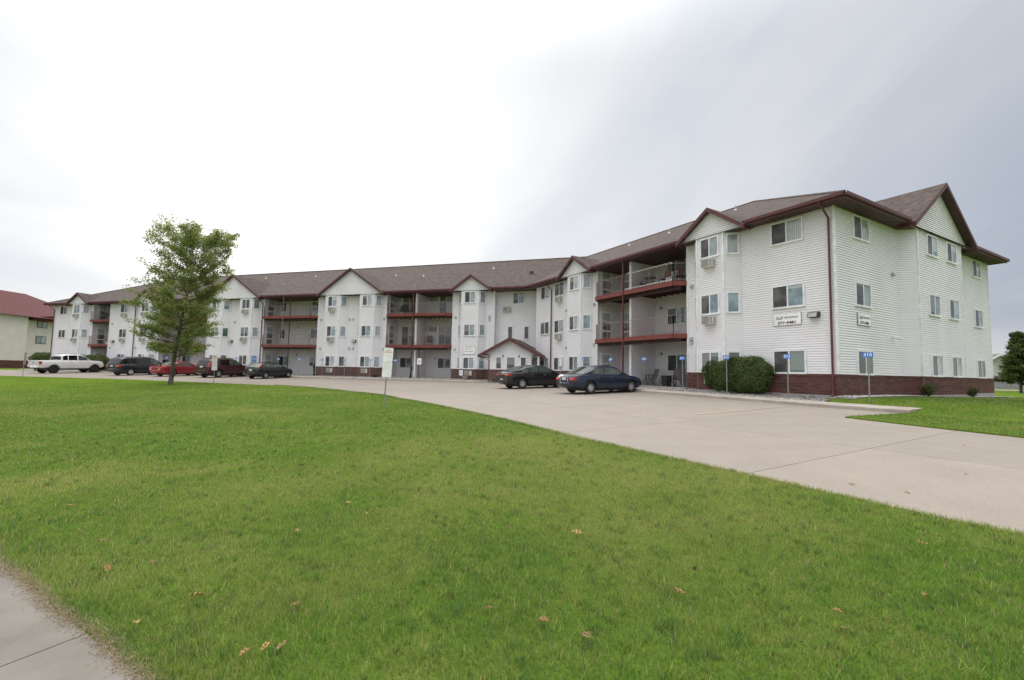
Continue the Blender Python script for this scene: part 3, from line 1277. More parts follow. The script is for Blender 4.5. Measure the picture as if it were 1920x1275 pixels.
GABLES_R = [(5.3, 1.95, 9.15), (16.46, 1.95, 9.12)]
GABLES_M = [(5.3, 1.95, 9.15), (17.66, 3.72, 10.31), (32.0, 3.72, 10.31), (44.4, 1.95, 9.12), (55.5, 1.95, 9.12)]
GABLES_E = [(8.95, 3.86, 10.42)]
I_ = isect(FR, EV, FM, EV)
K_ = isect(FR, VR, FM, VR)
VB = 2 * VR - EV
JB = isect(FR, VB, FM, VB)
ui_r, ui_m = FR.uv(I_)[0], FM.uv(I_)[0]
UL = 60.73 + EV
UG = UL - (EV - VR)
H_ = FR.xy(EV * -1 + (EV - VR), VR)


def eave_pts(F, u0, u1, gables):
    """edge of the roof sheet from u0 to u1, notched where a gable stands"""
    out = [(u0, EV)]
    for (uc, half, ap) in sorted(gables, key=lambda t: t[0]):
        h = half - 0.12
        out += [(uc - h, EV), (uc - h, 0.45), (uc + h, 0.45), (uc + h, EV)]
    out.append((u1, EV))
    return [F.p(u, v, roof_z(v)) for u, v in out]


ZR = roof_z(VR)


def p3(q, z):
    return (q[0], q[1], z)


rb = MB()
rb.poly(eave_pts(FR, -EV, ui_r, GABLES_R) + [p3(K_, ZR), p3(H_, ZR)])
rb.poly(eave_pts(FM, ui_m, UL, GABLES_M) + [FM.p(UG, VR, ZR), p3(K_, ZR)])
A_ = FR.xy(-EV, EV)
B_ = FR.xy(-EV, VB)
rb.poly(eave_pts(FE, -EV, -VB, GABLES_E) + [p3(H_, ZR)])
rb.poly([p3(B_, ZE), p3(H_, ZR), p3(K_, ZR), p3(JB, ZE)])
C_, D_ = FM.xy(UL, EV), FM.xy(UL, VB)
rb.poly([p3(C_, ZE), p3(D_, ZE), FM.p(UG, VR, ZR)])
rb.poly([p3(D_, ZE), p3(JB, ZE), p3(K_, ZR), FM.p(UG, VR, ZR)])
ROOF = bld(rb, 'roof', shingle)
# ridge caps
cb = MB()
for p, q in (((*H_, ZR), (*K_, ZR)), ((*K_, ZR), FM.p(UG, VR, ZR)), ((*A_, ZE), (*H_, ZR)), ((*C_, ZE), FM.p(UG, VR, ZR))):
    cb.tube([Vector(p) + Vector((0, 0, .0)), Vector(q)], .07, 6)
cb.build('ridge_cap', shingle, ROOF)
# soffit under everything
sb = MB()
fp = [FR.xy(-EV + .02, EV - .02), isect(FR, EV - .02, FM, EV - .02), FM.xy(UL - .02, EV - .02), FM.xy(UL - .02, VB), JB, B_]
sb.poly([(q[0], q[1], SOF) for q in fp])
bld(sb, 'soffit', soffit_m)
# soffit boards on the end wall
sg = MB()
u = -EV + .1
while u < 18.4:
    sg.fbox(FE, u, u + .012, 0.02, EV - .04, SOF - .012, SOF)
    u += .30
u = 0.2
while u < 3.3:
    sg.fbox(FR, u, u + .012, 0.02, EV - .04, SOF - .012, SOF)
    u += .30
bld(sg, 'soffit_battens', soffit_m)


def eave_runs(u0, u1, gables):
    cur = u0
    for (uc, half, ap) in sorted(gables, key=lambda t: t[0]):
        yield cur, uc - half - .02
        cur = uc + half + .02
    yield cur, u1


for F, u0, u1, gb in ((FR, -EV, ui_r, GABLES_R), (FM, ui_m, UL, GABLES_M), (FE, -EV, -VB, GABLES_E)):
    for a0, a1 in eave_runs(u0, u1, gb):
        b = MB()
        b.fbox(F, a0, a1, EV - .03, EV, SOF - .03, ZE - .005)
        bld(b, 'fascia', burg)
        b = MB()       # gutter, an open trough
        for (v0, v1, z0, z1) in ((EV + .002, EV + .10, ZE - .13, ZE - .11), (EV + .085, EV + .11, ZE - .11, ZE + .012), (EV + .003, EV + .012, ZE - .11, ZE + .004)):
            b.fbox(F, a0, a1, v0, v1, z0, z1)
        bld(b, 'gutter', burg)


def gable(F, uc, half, apex, vwall, rake=0.28, zb=SOF - .01):
    vf = vwall + rake
    vbk = EV - (apex - ZE) / SL - .15
    pitch = (apex - 7.78) / half
    b = MB()
    wall_ap = apex - .17
    wall_half = (wall_ap - zb) / pitch
    lap_gable(b, F, vwall, uc, min(wall_half, half - .05), zb, wall_ap)
    bld(b, 'gable_wall', siding)
    rb_ = MB()
    tb_ = MB()
    sf = MB()
    for s_ in (-1, 1):
        ue = uc + s_ * half
        ze = apex - half * pitch
        # shingled sheet
        rb_.hexa([F.p(uc, vf, apex - .03), F.p(ue, vf, ze - .03), F.p(ue, vbk, ze - .03), F.p(uc, vbk, apex - .03),
                  F.p(uc, vf, apex), F.p(ue, vf, ze), F.p(ue, vbk, ze), F.p(uc, vbk, apex)])
        # rake board and its soffit
        tb_.hexa([F.p(uc, vf - .03, apex - .21), F.p(ue, vf - .03, ze - .21), F.p(ue, vf + .012, ze - .21), F.p(uc, vf + .012, apex - .21),
                  F.p(uc, vf - .03, apex - .032), F.p(ue, vf - .03, ze - .032), F.p(ue, vf + .012, ze - .032), F.p(uc, vf + .012, apex - .032)])
        sf.hexa([F.p(uc, vwall - .05, apex - .17), F.p(ue, vwall - .05, ze - .17), F.p(ue, vf - .03, ze - .17), F.p(uc, vf - .03, apex - .17),
                 F.p(uc, vwall - .05, apex - .15), F.p(ue, vwall - .05, ze - .15), F.p(ue, vf - .03, ze - .15), F.p(uc, vf - .03, apex - .15)])
        # return of the eave along the side of the gable
        tb_.fbox(F, ue - .03 if s_ > 0 else ue - .005, ue + .005 if s_ > 0 else ue + .03, .3, vf - .035, ze - .2, ze - .032)
    rb_.build('gable_roof', shingle, ROOF)
    bld(tb_, 'rake_board', burg)
    bld(sf, 'rake_soffit', soffit_m)
    # closing board at the eave line between wall and gable foot
    b = MB()
    b.fbox(F, uc - half + .06, uc + half - .06, 0.02, vwall - .004, zb - .015, zb + .004)
    bld(b, 'gable_soffit', soffit_m)


for uc, half, ap in GABLES_R:
    gable(FR, uc, half, ap, .603)
for uc, half, ap in GABLES_M:
    gable(FM, uc, half, ap, .603)
for uc, half, ap in GABLES_E:
    gable(FE, uc, half, ap, .543, rake=.4)

# roof vents
for F, u, v, k in ((FM, 12.5, -4.2, 0), (FM, 23.5, -5.5, 0), (FM, 27.5, -6.2, 0), (FM, 5.5, -6.0, 0), (FM, 16.2, -5.0, 0), (FM, 35.0, -6.5, 0), (FR, 13.5, -5.8, 0), (FR, 18.2, -6.4, 0), (FM, 0.8, -3.2, 1), (FR, 9.0, -7.0, 0)):
    b = MB()
    z = roof_z(v)
    q = F.xy(u, v)
    if k == 0:
        b.tube([(q[0], q[1], z - .1), (q[0], q[1], z + .30)], .05, 8)
        b.tube([(q[0], q[1], z - .06), (q[0], q[1], z + .05)], [.17, .06], 8)
        b.build('vent_pipe', gray_metal, ROOF)
    else:
        b.fbox(F, u - .16, u + .16, v - .16, v + .16, z - .1, z + .22)
        b.build('roof_vent', dkbrown, ROOF)

# ---------------------------------------------------------------- windows
_win = {}


def win_meshes(w, h, two=True):
    key = (round(w, 3), round(h, 3), two)
    if key in _win:
        return _win[key]
    f = MB()
    t = 0.062
    for (x0, x1, z0, z1, y0) in ((-w / 2, w / 2, h - t, h, -.075), (-w / 2 - .02, w / 2 + .02, -.012, t, -.088),
                                 (-w / 2, -w / 2 + t, t, h - t, -.075), (w / 2 - t, w / 2, t, h - t, -.075)):
        f.box(x0, x1, y0, -.0, z0, z1)
    if two:
        f.box(-.03, .03, -.07, -.0, t, h - t)
    fm = f.mesh('window', trim)
    l, r = MB(), MB()
    if two:
        l.box(-w / 2 + t, -.03, -.052, -.046, t, h - t)
        r.box(.03, w / 2 - t, -.042, -.036, t, h - t)
        out = (fm, l, r)
    else:
        l.box(-w / 2 + t, w / 2 - t, -.046, -.040, t, h - t)
        out = (fm, l, None)
    _win[key] = out
    return out


_pane = {}


def pane_mesh(key, mb, mat):
    k = (key, mat.name)
    if k not in _pane:
        _pane[k] = mb.mesh('pane', mat)
    return _pane[k]


wr = random.Random(5)


def window(F, u, v, nrm, z, w=1.30, h=WH, left=None, right=None, two=True, parent=None):
    """centre u, wall offset v, outward normal in frame coordinates (nu, nv), sill height z"""
    q = F.xy(u, v)
    nw = F.d * nrm[0] + F.n * nrm[1]
    fm, l, r = win_meshes(w, h, two)
    mt = Matrix.Translation((q[0], q[1], z)) @ Matrix.Rotation(face_rot(nw[0], nw[1]), 4, 'Z')
    o = link('window', fm, parent or BLD, mat4=mt)
    k = (round(w, 3), round(h, 3), two)
    left = left or wr.choice([G_SCREEN, G_SCREEN, G_DARK, G_SCREEN])
    right = right or wr.choice([G_TEAL, G_BLIND, G_CURT, G_TEAL, G_DARK, G_GREEN])
    link('pane', pane_mesh((k, 'l'), l, left), o, local=True)
    if r:
        link('pane', pane_mesh((k, 'r'), r, right), o, local=True)
    return o


FL = [S1, S1 + F1, S1 + 2 * F1]
C7 = math.sqrt(.5)
NS = (.6 / math.hypot(.55, .6), .55 / math.hypot(.55, .6))    # bay side normal (component along u, v)
# AC unit mesh


def ac_mesh():
    b = MB()
    b.cur = 0
    b.box(-.33, .33, -.26, 0, 0, .40)
    b.cur = 1
    for i in range(6):
        z = .035 + i * .058
        b.box(-.30, .12, -.264, -.258, z, z + .035)
    for i in range(5):
        z = .045 + i * .066
        b.box(.17, .29, -.264, -.258, z, z + .04)
    for i in range(6):           # louvres in the sides
        z = .05 + i * .05
        b.box(.329, .333, -.22, -.06, z, z + .022)
        b.box(-.333, -.329, -.22, -.06, z, z + .022)
    return b.mesh('air_conditioner', [ac_m, grille_m])


AC = ac_mesh()


def place(me, name, F, u, v, nrm, z, parent=None):
    q = F.xy(u, v)
    nw = F.d * nrm[0] + F.n * nrm[1]
    return link(name, me, parent or BLD, mat4=Matrix.Translation((q[0], q[1], z)) @ Matrix.Rotation(face_rot(nw[0], nw[1]), 4, 'Z'))


gb = MB()
gb.cur = 0
gb.box(-.34, .34, -.04, 0, 0, .40)
gb.cur = 1
for i in range(7):
    z = .03 + i * .051
    gb.box(-.31, .14, -.046, -.038, z, z + .03)
gb.cur = 0
gb.box(.17, .31, -.06, -.03, .03, .37)
WALL_GRILLE = gb.mesh('air_conditioner', [ac_m, grille_m])


def bay_windows(F, c, acs=(1, 2), grille=True, fronts=None, sides=None, acoff=0.0):
    for k in range(3):
        fl, fr = (fronts[k] if fronts else (None, None))
        window(F, c, .6, (0, 1), FL[k], 1.06, WH, fl, fr)
        for s_ in (-1, 1):
            sm = sides[k] if sides else wr.choice([G_TEAL, G_BLIND, G_GREEN, G_TEAL])
            window(F, c + s_ * 1.025, .3, (s_ * NS[0], NS[1]), FL[k], .58, WH, sm, None, two=False)
        if k in acs:
            place(AC, 'air_conditioner', F, c + .0 + acoff, .612, (0, 1), FL[k] - .50)
    if grille:
        place(WALL_GRILLE, 'air_conditioner', F, c, .6 + BE + .005, (0, 1), .30)


# near wing, front
window(FR, 1.88, 0, (0, 1), FL[2], 1.40, WH, G_SCREEN, G_CURT)
window(FR, 1.88, 0, (0, 1), FL[1], 1.40, WH, G_SCREEN, G_TEAL)
window(FR, 1.88, 0, (0, 1), FL[0], 1.40, WH, G_SCREEN, G_GREEN)
bay_windows(FR, 5.35, fronts=[(G_DARK, G_GREEN), (G_SCREEN, G_TEAL), (G_SCREEN, G_BLIND)], sides=[G_GREEN, G_TEAL, G_BLIND])
bay_windows(FR, 16.46, acs=(), grille=False, fronts=[(G_SCREEN, G_BLIND), (G_SCREEN, G_CURT), (G_SCREEN, G_CURT)], sides=[G_GREEN, G_TEAL, G_BLIND])
for k in range(3):
    window(FR, 19.12, 0, (0, 1), FL[k], 1.27, WH)
    window(FR, 21.07, 0, (0, 1), FL[k], 1.27, WH)
    if k:
        place(AC, 'air_conditioner', FR, 19.05, .012, (0, 1), FL[k] - .50)
# near wing, end wall
for (u, v, w) in ((2.16, 0, 1.38), (7.9, .54, 1.27), (10.3, .54, 1.27), (15.82, 0, 1.27)):
    for k in range(3):
        r_ = None
        if v > 0:
            r_ = G_CURT if k == 0 else G_TEAL
        elif u < 5:
            r_ = [G_GREEN, G_BLIND, G_CURT][k]
        window(FE, u, v, (0, 1), FL[k], w, WH, [G_DARK, G_SCREEN][k == 2], r_)
# long wing
bay_windows(FM, 5.35, acs=(), grille=True, acoff=0)
bay_windows(FM, 15.75, acs=())
bay_windows(FM, 19.6)
bay_windows(FM, 30.15)
bay_windows(FM, 34.1, acs=())
bay_windows(FM, 44.45)
bay_windows(FM, 55.6)
for k in range(3):
    window(FM, 48.6, 0, (0, 1), FL[k], 1.22, WH)
    window(FM, 59.0, 0, (0, 1), FL[k], 1.25, WH)
    if k:
        place(AC, 'air_conditioner', FM, 48.5, .012, (0, 1), FL[k] - .50)
# entry recess wall
window(FM, 1.27, -.6, (0, 1), FL[2], 1.08, WH, G_SCREEN, G_TEAL)
place(AC, 'air_conditioner', FM, 2.3, -.588, (0, 1), 5.95)
for u in (1.98, 0.5):
    window(FM, u, -.6, (0, 1), 3.50, .48, 1.18, G_DARK, None, two=False)

# ---------------------------------------------------------------- balconies


def railing(F, pts, z, parent):
    b = MB()
    for i in range(len(pts) - 1):
        p, q = np.array(pts[i], float), np.array(pts[i + 1], float)
        ln = np.linalg.norm(q - p)
        a3, b3 = F.p(*p, z + 1.0), F.p(*q, z + 1.0)
        b.tube([a3, b3], .019, 5)
        b.tube([F.p(*p, z + .09), F.p(*q, z + .09)], .014, 5)
        n_ = int(ln / .125)
        for k in range(n_ + 1):
            t = p + (q - p) * k / max(n_, 1)
            post = k % 14 == 0 or k == n_
            r = .015 if post else .005
            x0, y0 = F.xy(*t)
            b.box(x0 - r, x0 + r, y0 - r, y0 + r, z, z + 1.0)
    return b.build('railing', rail_m, parent)


def storm_door(F, u, v, nrm, z, w=.9, h=2.03):
    f = MB()
    f.box(-w / 2 - .06, w / 2 + .06, -.05, 0, 0, h + .06)
    mt_o = place(f.mesh('door', trim), 'door', F, u, v, nrm, z)
    for (z0, z1, m_) in ((.15, .62, G_DARK), (.75, 1.28, G_DARK), (1.40, h - .1, G_TEAL)):
        p_ = MB()
        p_.box(-w / 2 + .12, w / 2 - .12, -.058, -.052, z0, z1)
        link('pane', p_.mesh('pane', m_), mt_o, local=True)
    hd = MB()
    hd.box(w / 2 - .09, w / 2 - .05, -.09, -.05, .98, 1.1)
    link('handle', hd.mesh('handle', dark_metal), mt_o, local=True)
    return mt_o


def patio_door(F, u, v, nrm, z, w=1.5, h=2.0):
    return window(F, u, v, nrm, z, w, h, wr.choice([G_DARK, G_SCREEN]), wr.choice([G_CURT, G_TEAL, G_DARK]))


def wall_lamp(F, u, v, nrm, z):
    b = MB()
    b.box(-.05, .05, -.03, 0, 0, .16)
    b.box(-.04, .04, -.12, -.03, .02, .13)
    place(b.mesh('wall_lamp', grille_m), 'wall_lamp', F, u, v, nrm, z)


def balcony(F, u0, u1, name='balcony', splits=(), ch=.5):
    for k in (1, 2):
        zt = k * F1 + .045
        deck = MB()
        # deck with cut corners, front edge 0.6 m in front of the wall
        poly = [(u0, -.04), (u0 + ch, .6), (u1 - ch, .6), (u1, -.04), (u1, D2), (u0, D2)]
        deck.prism([tuple(F.xy(*p)) for p in poly], zt - .05, zt)
        o = bld(deck, name, burg_deck)
        fb_ = MB()
        for i in range(3):
            p, q = np.array(poly[i]), np.array(poly[i + 1])
            dd = (q - p) / np.linalg.norm(q - p)
            nn = np.array([-dd[1], dd[0]])
            c = [p + nn * .001, q + nn * .001, q + nn * .04, p + nn * .04]
            fb_.prism([tuple(F.xy(*t)) for t in c], zt - .245, zt + .012)
        fb_.build('fascia_board', burg_deck, o)
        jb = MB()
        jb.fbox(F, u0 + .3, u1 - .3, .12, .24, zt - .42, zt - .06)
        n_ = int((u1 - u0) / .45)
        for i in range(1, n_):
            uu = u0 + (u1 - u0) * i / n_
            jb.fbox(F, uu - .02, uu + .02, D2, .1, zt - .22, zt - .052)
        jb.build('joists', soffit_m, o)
        railing(F, [(u0 + .03, .02), (u0 + ch + .02, .54), (u1 - ch - .02, .54), (u1 - .03, .02)], zt + .01, o)


balcony(FR, 7.2, 14.64)
balcony(FM, 7.23, 14.02)
balcony(FM, 21.68, 28.39)
balcony(FM, 35.92, 42.8)
balcony(FM, 50.89, 53.76)
# posts and divider pipes
for F, u, v in ((FR, 11.5, .64), (FM, 10.89, .64), (FM, 24.96, .2), (FM, 39.4, .2)):
    b = MB()
    b.fbox(F, u - .04, u + .04, v - .04, v + .04, -.3, SOF)
    bld(b, 'post', burg)
b = MB()
q = FM.xy(25.45, .62)
b.tube([(q[0], q[1], F1), (q[0], q[1], SOF)], .02, 6)
bld(b, 'flag_pole', gray_metal)
DZ = [0.03, F1 + .05, 2 * F1 + .05]
for k in range(3):
    # near wing
    if k == 2:
        patio_door(FR, 9.7, D2, (0, 1), DZ[2], 1.5, 2.05)
    else:
        window(FR, 9.7, D2, (0, 1), FL[k] + .05, 1.45, WH + .02, G_DARK, G_TEAL if k else G_GREEN)
    storm_door(FR, 14.64, -.75, (-1, 0), DZ[k])
    storm_door(FR, 13.9 if k else 12.2, D2, (0, 1), DZ[k])
    wall_lamp(FR, 10.9, D2, (0, 1), DZ[k] + 1.9)
    # long wing, first recess
    if k:
        patio_door(FM, 8.9, D2, (0, 1), DZ[k], 1.4, 2.0)
        patio_door(FM, 12.8, D2, (0, 1), DZ[k], 1.5, 2.0)
        storm_door(FM, 14.02, -.9, (-1, 0), DZ[k])
        place(AC, 'air_conditioner', FM, 10.2, D2 + .012, (0, 1), DZ[k] + 1.45)
    else:
        window(FM, 8.92, D2, (0, 1), FL[0], 1.36, WH, G_SCREEN, G_GREEN)
        window(FM, 12.95, D2, (0, 1), FL[0], 1.42, WH, G_DARK, G_GREEN)
    wall_lamp(FM, 9.9, D2, (0, 1), DZ[k] + 1.7)
    # second recess
    storm_door(FM, 28.39, -.78, (-1, 0), DZ[k])
    window(FM, 27.55 if k == 0 else 27.9, D2, (0, 1), FL[k], 1.42 if k == 0 else .72, WH, G_DARK, G_TEAL, two=(k == 0))
    window(FM, 23.7, D2, (0, 1), FL[k], 1.2, WH, G_DARK, G_DARK)
    wall_lamp(FM, 25.9, D2, (0, 1), DZ[k] + 1.9)
    # third
    storm_door(FM, 42.8, -.78, (-1, 0), DZ[k])
    window(FM, 41.3, D2, (0, 1), FL[k], 1.3, WH)
    window(FM, 37.2, D2, (0, 1), FL[k], 1.3, WH)
    # fourth
    storm_door(FM, 53.76, -.9, (-1, 0), DZ[k])
    window(FM, 52.0, D2, (0, 1), FL[k], 1.2, WH)

# ---------------------------------------------------------------- entry porch
PORCH = MB()
pp = [(-.75, -.6), (-.75, 2.5), (2.75, 2.5), (2.75, -.6)]
for p, q in ((pp[0], pp[1]), (pp[1], pp[2]), (pp[2], pp[3])):
    lap_wall(PORCH, FM, p, q, S1 if True else 0, 2.06)
bld(PORCH, 'porch_wall', siding)
for p, q in ((pp[0], pp[1]), (pp[1], (.55, 2.5)), ((1.35, 2.5), pp[2]), (pp[2], pp[3])):
    brick_panel(FM, p, q)
b = MB()
G = Frame(FM.xy(1.0, 2.5), FM.d, FM.n)
lap_gable(b, FM, 2.502, 1.0, 2.35, 2.05, 3.24)
bld(b, 'porch_gable', siding)
b, t_, s2 = MB(), MB(), MB()
for s_ in (-1, 1):
    ue = 1.0 + s_ * 2.65
    for (mb, z0, z1, v0, v1) in ((b, -.03, 0, -.6, 2.92), (t_, -.24, -.032, 2.86, 2.93)):
        mb.hexa([FM.p(1.0, v0, 3.42 + z0), FM.p(ue, v0, 2.02 + z0), FM.p(ue, v1, 2.02 + z0), FM.p(1.0, v1, 3.42 + z0),
                 FM.p(1.0, v0, 3.42 + z1), FM.p(ue, v0, 2.02 + z1), FM.p(ue, v1, 2.02 + z1), FM.p(1.0, v1, 3.42 + z1)])
    t_.fbox(FM, ue - .04, ue + .04, -.6, 2.86, 1.84, 1.99)
    s2.fbox(FM, min(ue, 1 + s_ * 1.7), max(ue, 1 + s_ * 1.7), -.6, 2.86, 1.93, 1.95)
    dq = MB()
    q0 = FM.p(1.0 + s_ * 2.6, 2.6, 1.85)
    q1 = FM.p(1.0 + s_ * 1.83, 2.45, 1.62)
    q2 = FM.p(1.0 + s_ * 1.83, 2.45, -.1)
    dq.tube([q0, q1, q2], .042, 6)
    bld(dq, 'downspout', burg)
bld(b, 'porch_roof', shingle)
bld(t_, 'porch_rake', burg)
bld(s2, 'porch_soffit', trim)
for u in (1.97, -.09):
    window(FM, u, 2.5, (0, 1), S1 + .02, .52, 1.02, G_DARK, None, two=False)
ed = MB()
ed.box(-.42, .42, -.05, 0, 0, 1.98)
o = place(ed.mesh('entry_door', trim), 'entry_door', FM, .95, 2.505, (0, 1), -.05)
pn = MB()
pn.box(-.32, .32, -.06, -.052, .1, 1.88)
link('pane', pn.mesh('pane', G_DARK), o, local=True)
hb = MB()
hb.box(-.3, .3, -.10, -.062, .98, 1.03)
link('push_bar', hb.mesh('push_bar', gray_metal), o, local=True)
for u in (1.62, .27):
    wall_lamp(FM, u, 2.505, (0, 1), 1.86)

# ---------------------------------------------------------------- downspouts, vents, floodlights


def downspout(F, u, v=.10, top=ZE - .12):
    b = MB()
    z = top
    pts = [F.p(u, EV + .05, z), F.p(u, EV + .05, z - .06), F.p(u, v, z - .55), F.p(u, v, .15), F.p(u, v + .02, -.0), F.p(u, v + .2, -.1)]
    b.tube(pts, .045, 6)
    bld(b, 'downspout', burg)


downspout(FR, .16)
downspout(FR, 20.12)
downspout(FM, 28.55)
downspout(FM, 46.73)
downspout(FM, 60.62)
b = MB()
b.tube([FM.p(10.89, .72, 2.75), FM.p(10.3, .35, 2.45), FM.p(10.3, .35, -.1)], .05, 6)
bld(b, 'downspout', burg)
vb = MB()
vb.cur = 0
vb.box(-.09, .09, -.03, 0, 0, .17)
vb.hexa([(-.08, -.11, .02), (.08, -.11, .02), (.08, -.03, .0), (-.08, -.03, .0), (-.08, -.07, .15), (.08, -.07, .15), (.08, -.03, .16), (-.08, -.03, .16)])
VENT = vb.mesh('dryer_vent', plain('vent_grey', (0.42, 0.41, 0.40), .6))
for F, u, z in ((FR, 6.9, 5.38), (FR, 6.96, 2.55), (FR, 6.96, 2.35), (FR, 14.95, 5.38), (FR, 14.95, 2.6), (FR, 18.17, 5.3), (FR, 18.17, 2.5),
                (FM, 21.3, 5.38), (FM, 18.04, 5.35), (FM, 17.62, 5.35), (FM, 21.3, 2.52), (FM, 17.95, 2.55), (FM, 17.53, 2.55), (FM, 14.24, 5.36), (FM, 14.2, 2.52),
                (FM, 6.95, 5.4), (FM, 6.93, 2.5), (FM, 3.72, 5.42), (FM, 3.72, 5.15), (FM, 28.65, 5.3), (FM, 32.2, 5.3), (FM, 46.2, 5.3), (FM, 46.4, 2.5), (FM, 50.4, 5.3),
                (FM, 50.5, 2.5), (FM, 54.0, 5.3), (FM, 54.05, 2.5), (FE, 5.05, 5.42)):
    place(VENT, 'dryer_vent', F, u, .028, (0, 1), z)


def flood(F, u, v, z):
    b = MB()
    b.cur = 0
    b.hexa([(-.21, -.21, .0), (.18, -.21, .0), (.21, 0, .0), (-.21, 0, .0), (-.21, -.15, .22), (.20, -.15, .22), (.21, 0, .24), (-.21, 0, .24)])
    b.cur = 1
    b.hexa([(-.18, -.212, .015), (.15, -.212, .015), (.15, -.206, .015), (-.18, -.206, .015), (-.18, -.162, .195), (.16, -.162, .195), (.16, -.150, .195), (-.18, -.150, .195)])
    me = b.mesh('floodlight', [dark_metal, MATS.get('lamp_lens') or plain('lamp_lens', (.40, .41, .40), .25)])
    place(me, 'floodlight', F, u, v, (0, 1), z)


flood(FR, .80, .03, 3.2)
flood(FM, 17.4, .016, 3.2)
flood(FM, 32.5, .016, 3.2)
flood(FM, 50.1, .016, 3.2)
# security camera on the end wall
b = MB()
b.box(-.04, .04, -.05, 0, 0, .1)
b.hexa([(-.05, -.34, -.03), (.05, -.34, -.03), (.05, -.04, .04), (-.05, -.04, .04), (-.05, -.32, .07), (.05, -.32, .07), (.05, -.02, .14), (-.05, -.02, .14)])
place(b.mesh('security_camera', trim), 'security_camera', FE, 4.85, .016, (0, 1), 2.5)

# ---------------------------------------------------------------- signs on the walls


def wall_sign(F, u, v, z, w, h, lines, label, name='wall_sign'):
    q = F.xy(u, v)
    o = empty(name, label, 'sign', mat4=Matrix.Translation((q[0], q[1], z)) @ Matrix.Rotation(face_rot(F.n[0], F.n[1]), 4, 'Z'), group='signs on the building walls')
    b = MB()
    b.box(-w / 2, w / 2, -.03, 0, -h / 2, h / 2)
    link('panel', b.mesh('panel', signw_m), o, local=True)
    b = MB()
    t = .012
    for (x0, x1, z0, z1) in ((-w / 2 - t, w / 2 + t, h / 2, h / 2 + t), (-w / 2 - t, w / 2 + t, -h / 2 - t, -h / 2), (-w / 2 - t, -w / 2, -h / 2, h / 2), (w / 2, w / 2 + t, -h / 2, h / 2)):
        b.box(x0, x1, -.034, 0, z0, z1)
    link('frame', b.mesh('frame', gray_metal), o, local=True)
    for (s_, x, zz, size, mt_, sh, bo, xs_) in lines:
        link('lettering', text_mesh(s_, size, mt_, sh, bo, xscale=xs_), o, loc=(x, -.0325, zz), local=True)
    return o


script_lines = [('Skaff', -.35, .05, .19, text_grey, .4, .001, .85), ('Apartments', .18, .075, .15, text_grey, .4, .001, .85), ('277-9481', .0, -.165, .155, text_dark, 0, .006, 1.35)]
wall_sign(FR, 1.93, .033, 3.24, 1.17, .52, script_lines, 'white apartment sign with phone number on the front wall beside a floodlight')
wall_sign(FE, 2.17, .033, 3.21, 1.12, .52, [(a_, b_ * .95, c_, d__, e_, f_, g_, h_) for a_, b_, c_, d__, e_, f_, g_, h_ in script_lines],
          'white apartment sign with phone number on the shaded end wall')
wall_sign(FM, 5.32, .635, 2.52, 1.08, .76, [('SKAFF', 0, .24, .2, plain('print_lilac', (.36, .35, .50), .6), 0, .0, 1.25), ('APARTMENTS', 0, .045, .115, MATS['print_lilac'], 0, 0, 1.1),
                                        ('701-277-9481', 0, -.16, .135, text_grey, 0, .003, 1.05)],
          'square white office sign on the bay left of the entry porch')

# ================================================================== SIGN POSTS
def post_sign(F, u, v, plates, top, label, name, group, n=None, lean=0.0, cat='sign', post_r=.022, mat=None, xy=None, rz=None):
    q = F.xy(u, v) if xy is None else np.array(xy)
    zb = gz(*q) if (F is None or v > 2) else None
    if xy is None:
        zb = bed_z(F, u, v) if (v < 1.31 and u > -0.2) else gz(*q) + .03
    nn = F.n if F is not None else n
    rot = face_rot(nn[0], nn[1]) if rz is None else rz
    o = empty(name, label, cat, mat4=Matrix.Translation((q[0], q[1], zb)) @ Matrix.Rotation(rot, 4, 'Z') @ Matrix.Rotation(lean, 4, 'Y'), group=group)
    b = MB()
    b.tube([(0, 0, -.15), (0, 0, top - zb)], post_r, 8)
    link('post', b.mesh('post', mat or post_m), o, local=True)
    for pl in plates:
        w, h, zc_, pm, texts = pl[:5]
        b = MB()
        r = min(w, h) * (.5 if len(pl) > 5 and pl[5] == 'round' else .12)
        pts = []
        for cx, cz, a0 in ((w / 2 - r, h / 2 - r, 0), (-w / 2 + r, h / 2 - r, 90), (-w / 2 + r, -h / 2 + r, 180), (w / 2 - r, -h / 2 + r, 270)):
            for k in range(4):
                t = R(a0 + k * 30)
                pts.append((cx + r * math.cos(t), cz + r * math.sin(t)))
        n_ = len(pts)
        y0, y1 = -post_r - .008, -post_r - .003
        b.add([(x, y0, z) for x, z in pts] + [(x, y1, z) for x, z in pts],
              [tuple(range(n_)), tuple(range(2 * n_ - 1, n_ - 1, -1))] + [(i, n_ + i, n_ + (i + 1) % n_, (i + 1) % n_) for i in range(n_)])
        po = link('plate', b.mesh('plate', pm), o, loc=(0, 0, zc_ - zb), local=True)
        for tx in texts:
            if tx[0] == 'bars':
                bb_ = MB()
                for (x0, x1, z0, z1) in tx[2]:
                    bb_.box(x0, x1, y0 - .002, y0 - .0005, z0, z1)
                link('print', bb_.mesh('print', tx[1]), po, local=True)
            elif tx[0] == 'chair':
                link('symbol', chair_symbol(tx[1], tx[2], y0), po, local=True)
            else:
                s_, size, mt_, x, z = tx
                link('lettering', text_mesh(s_, size, mt_, 0, .004, xscale=1.1), po, loc=(x, y0 - .001, z), local=True)
    return o


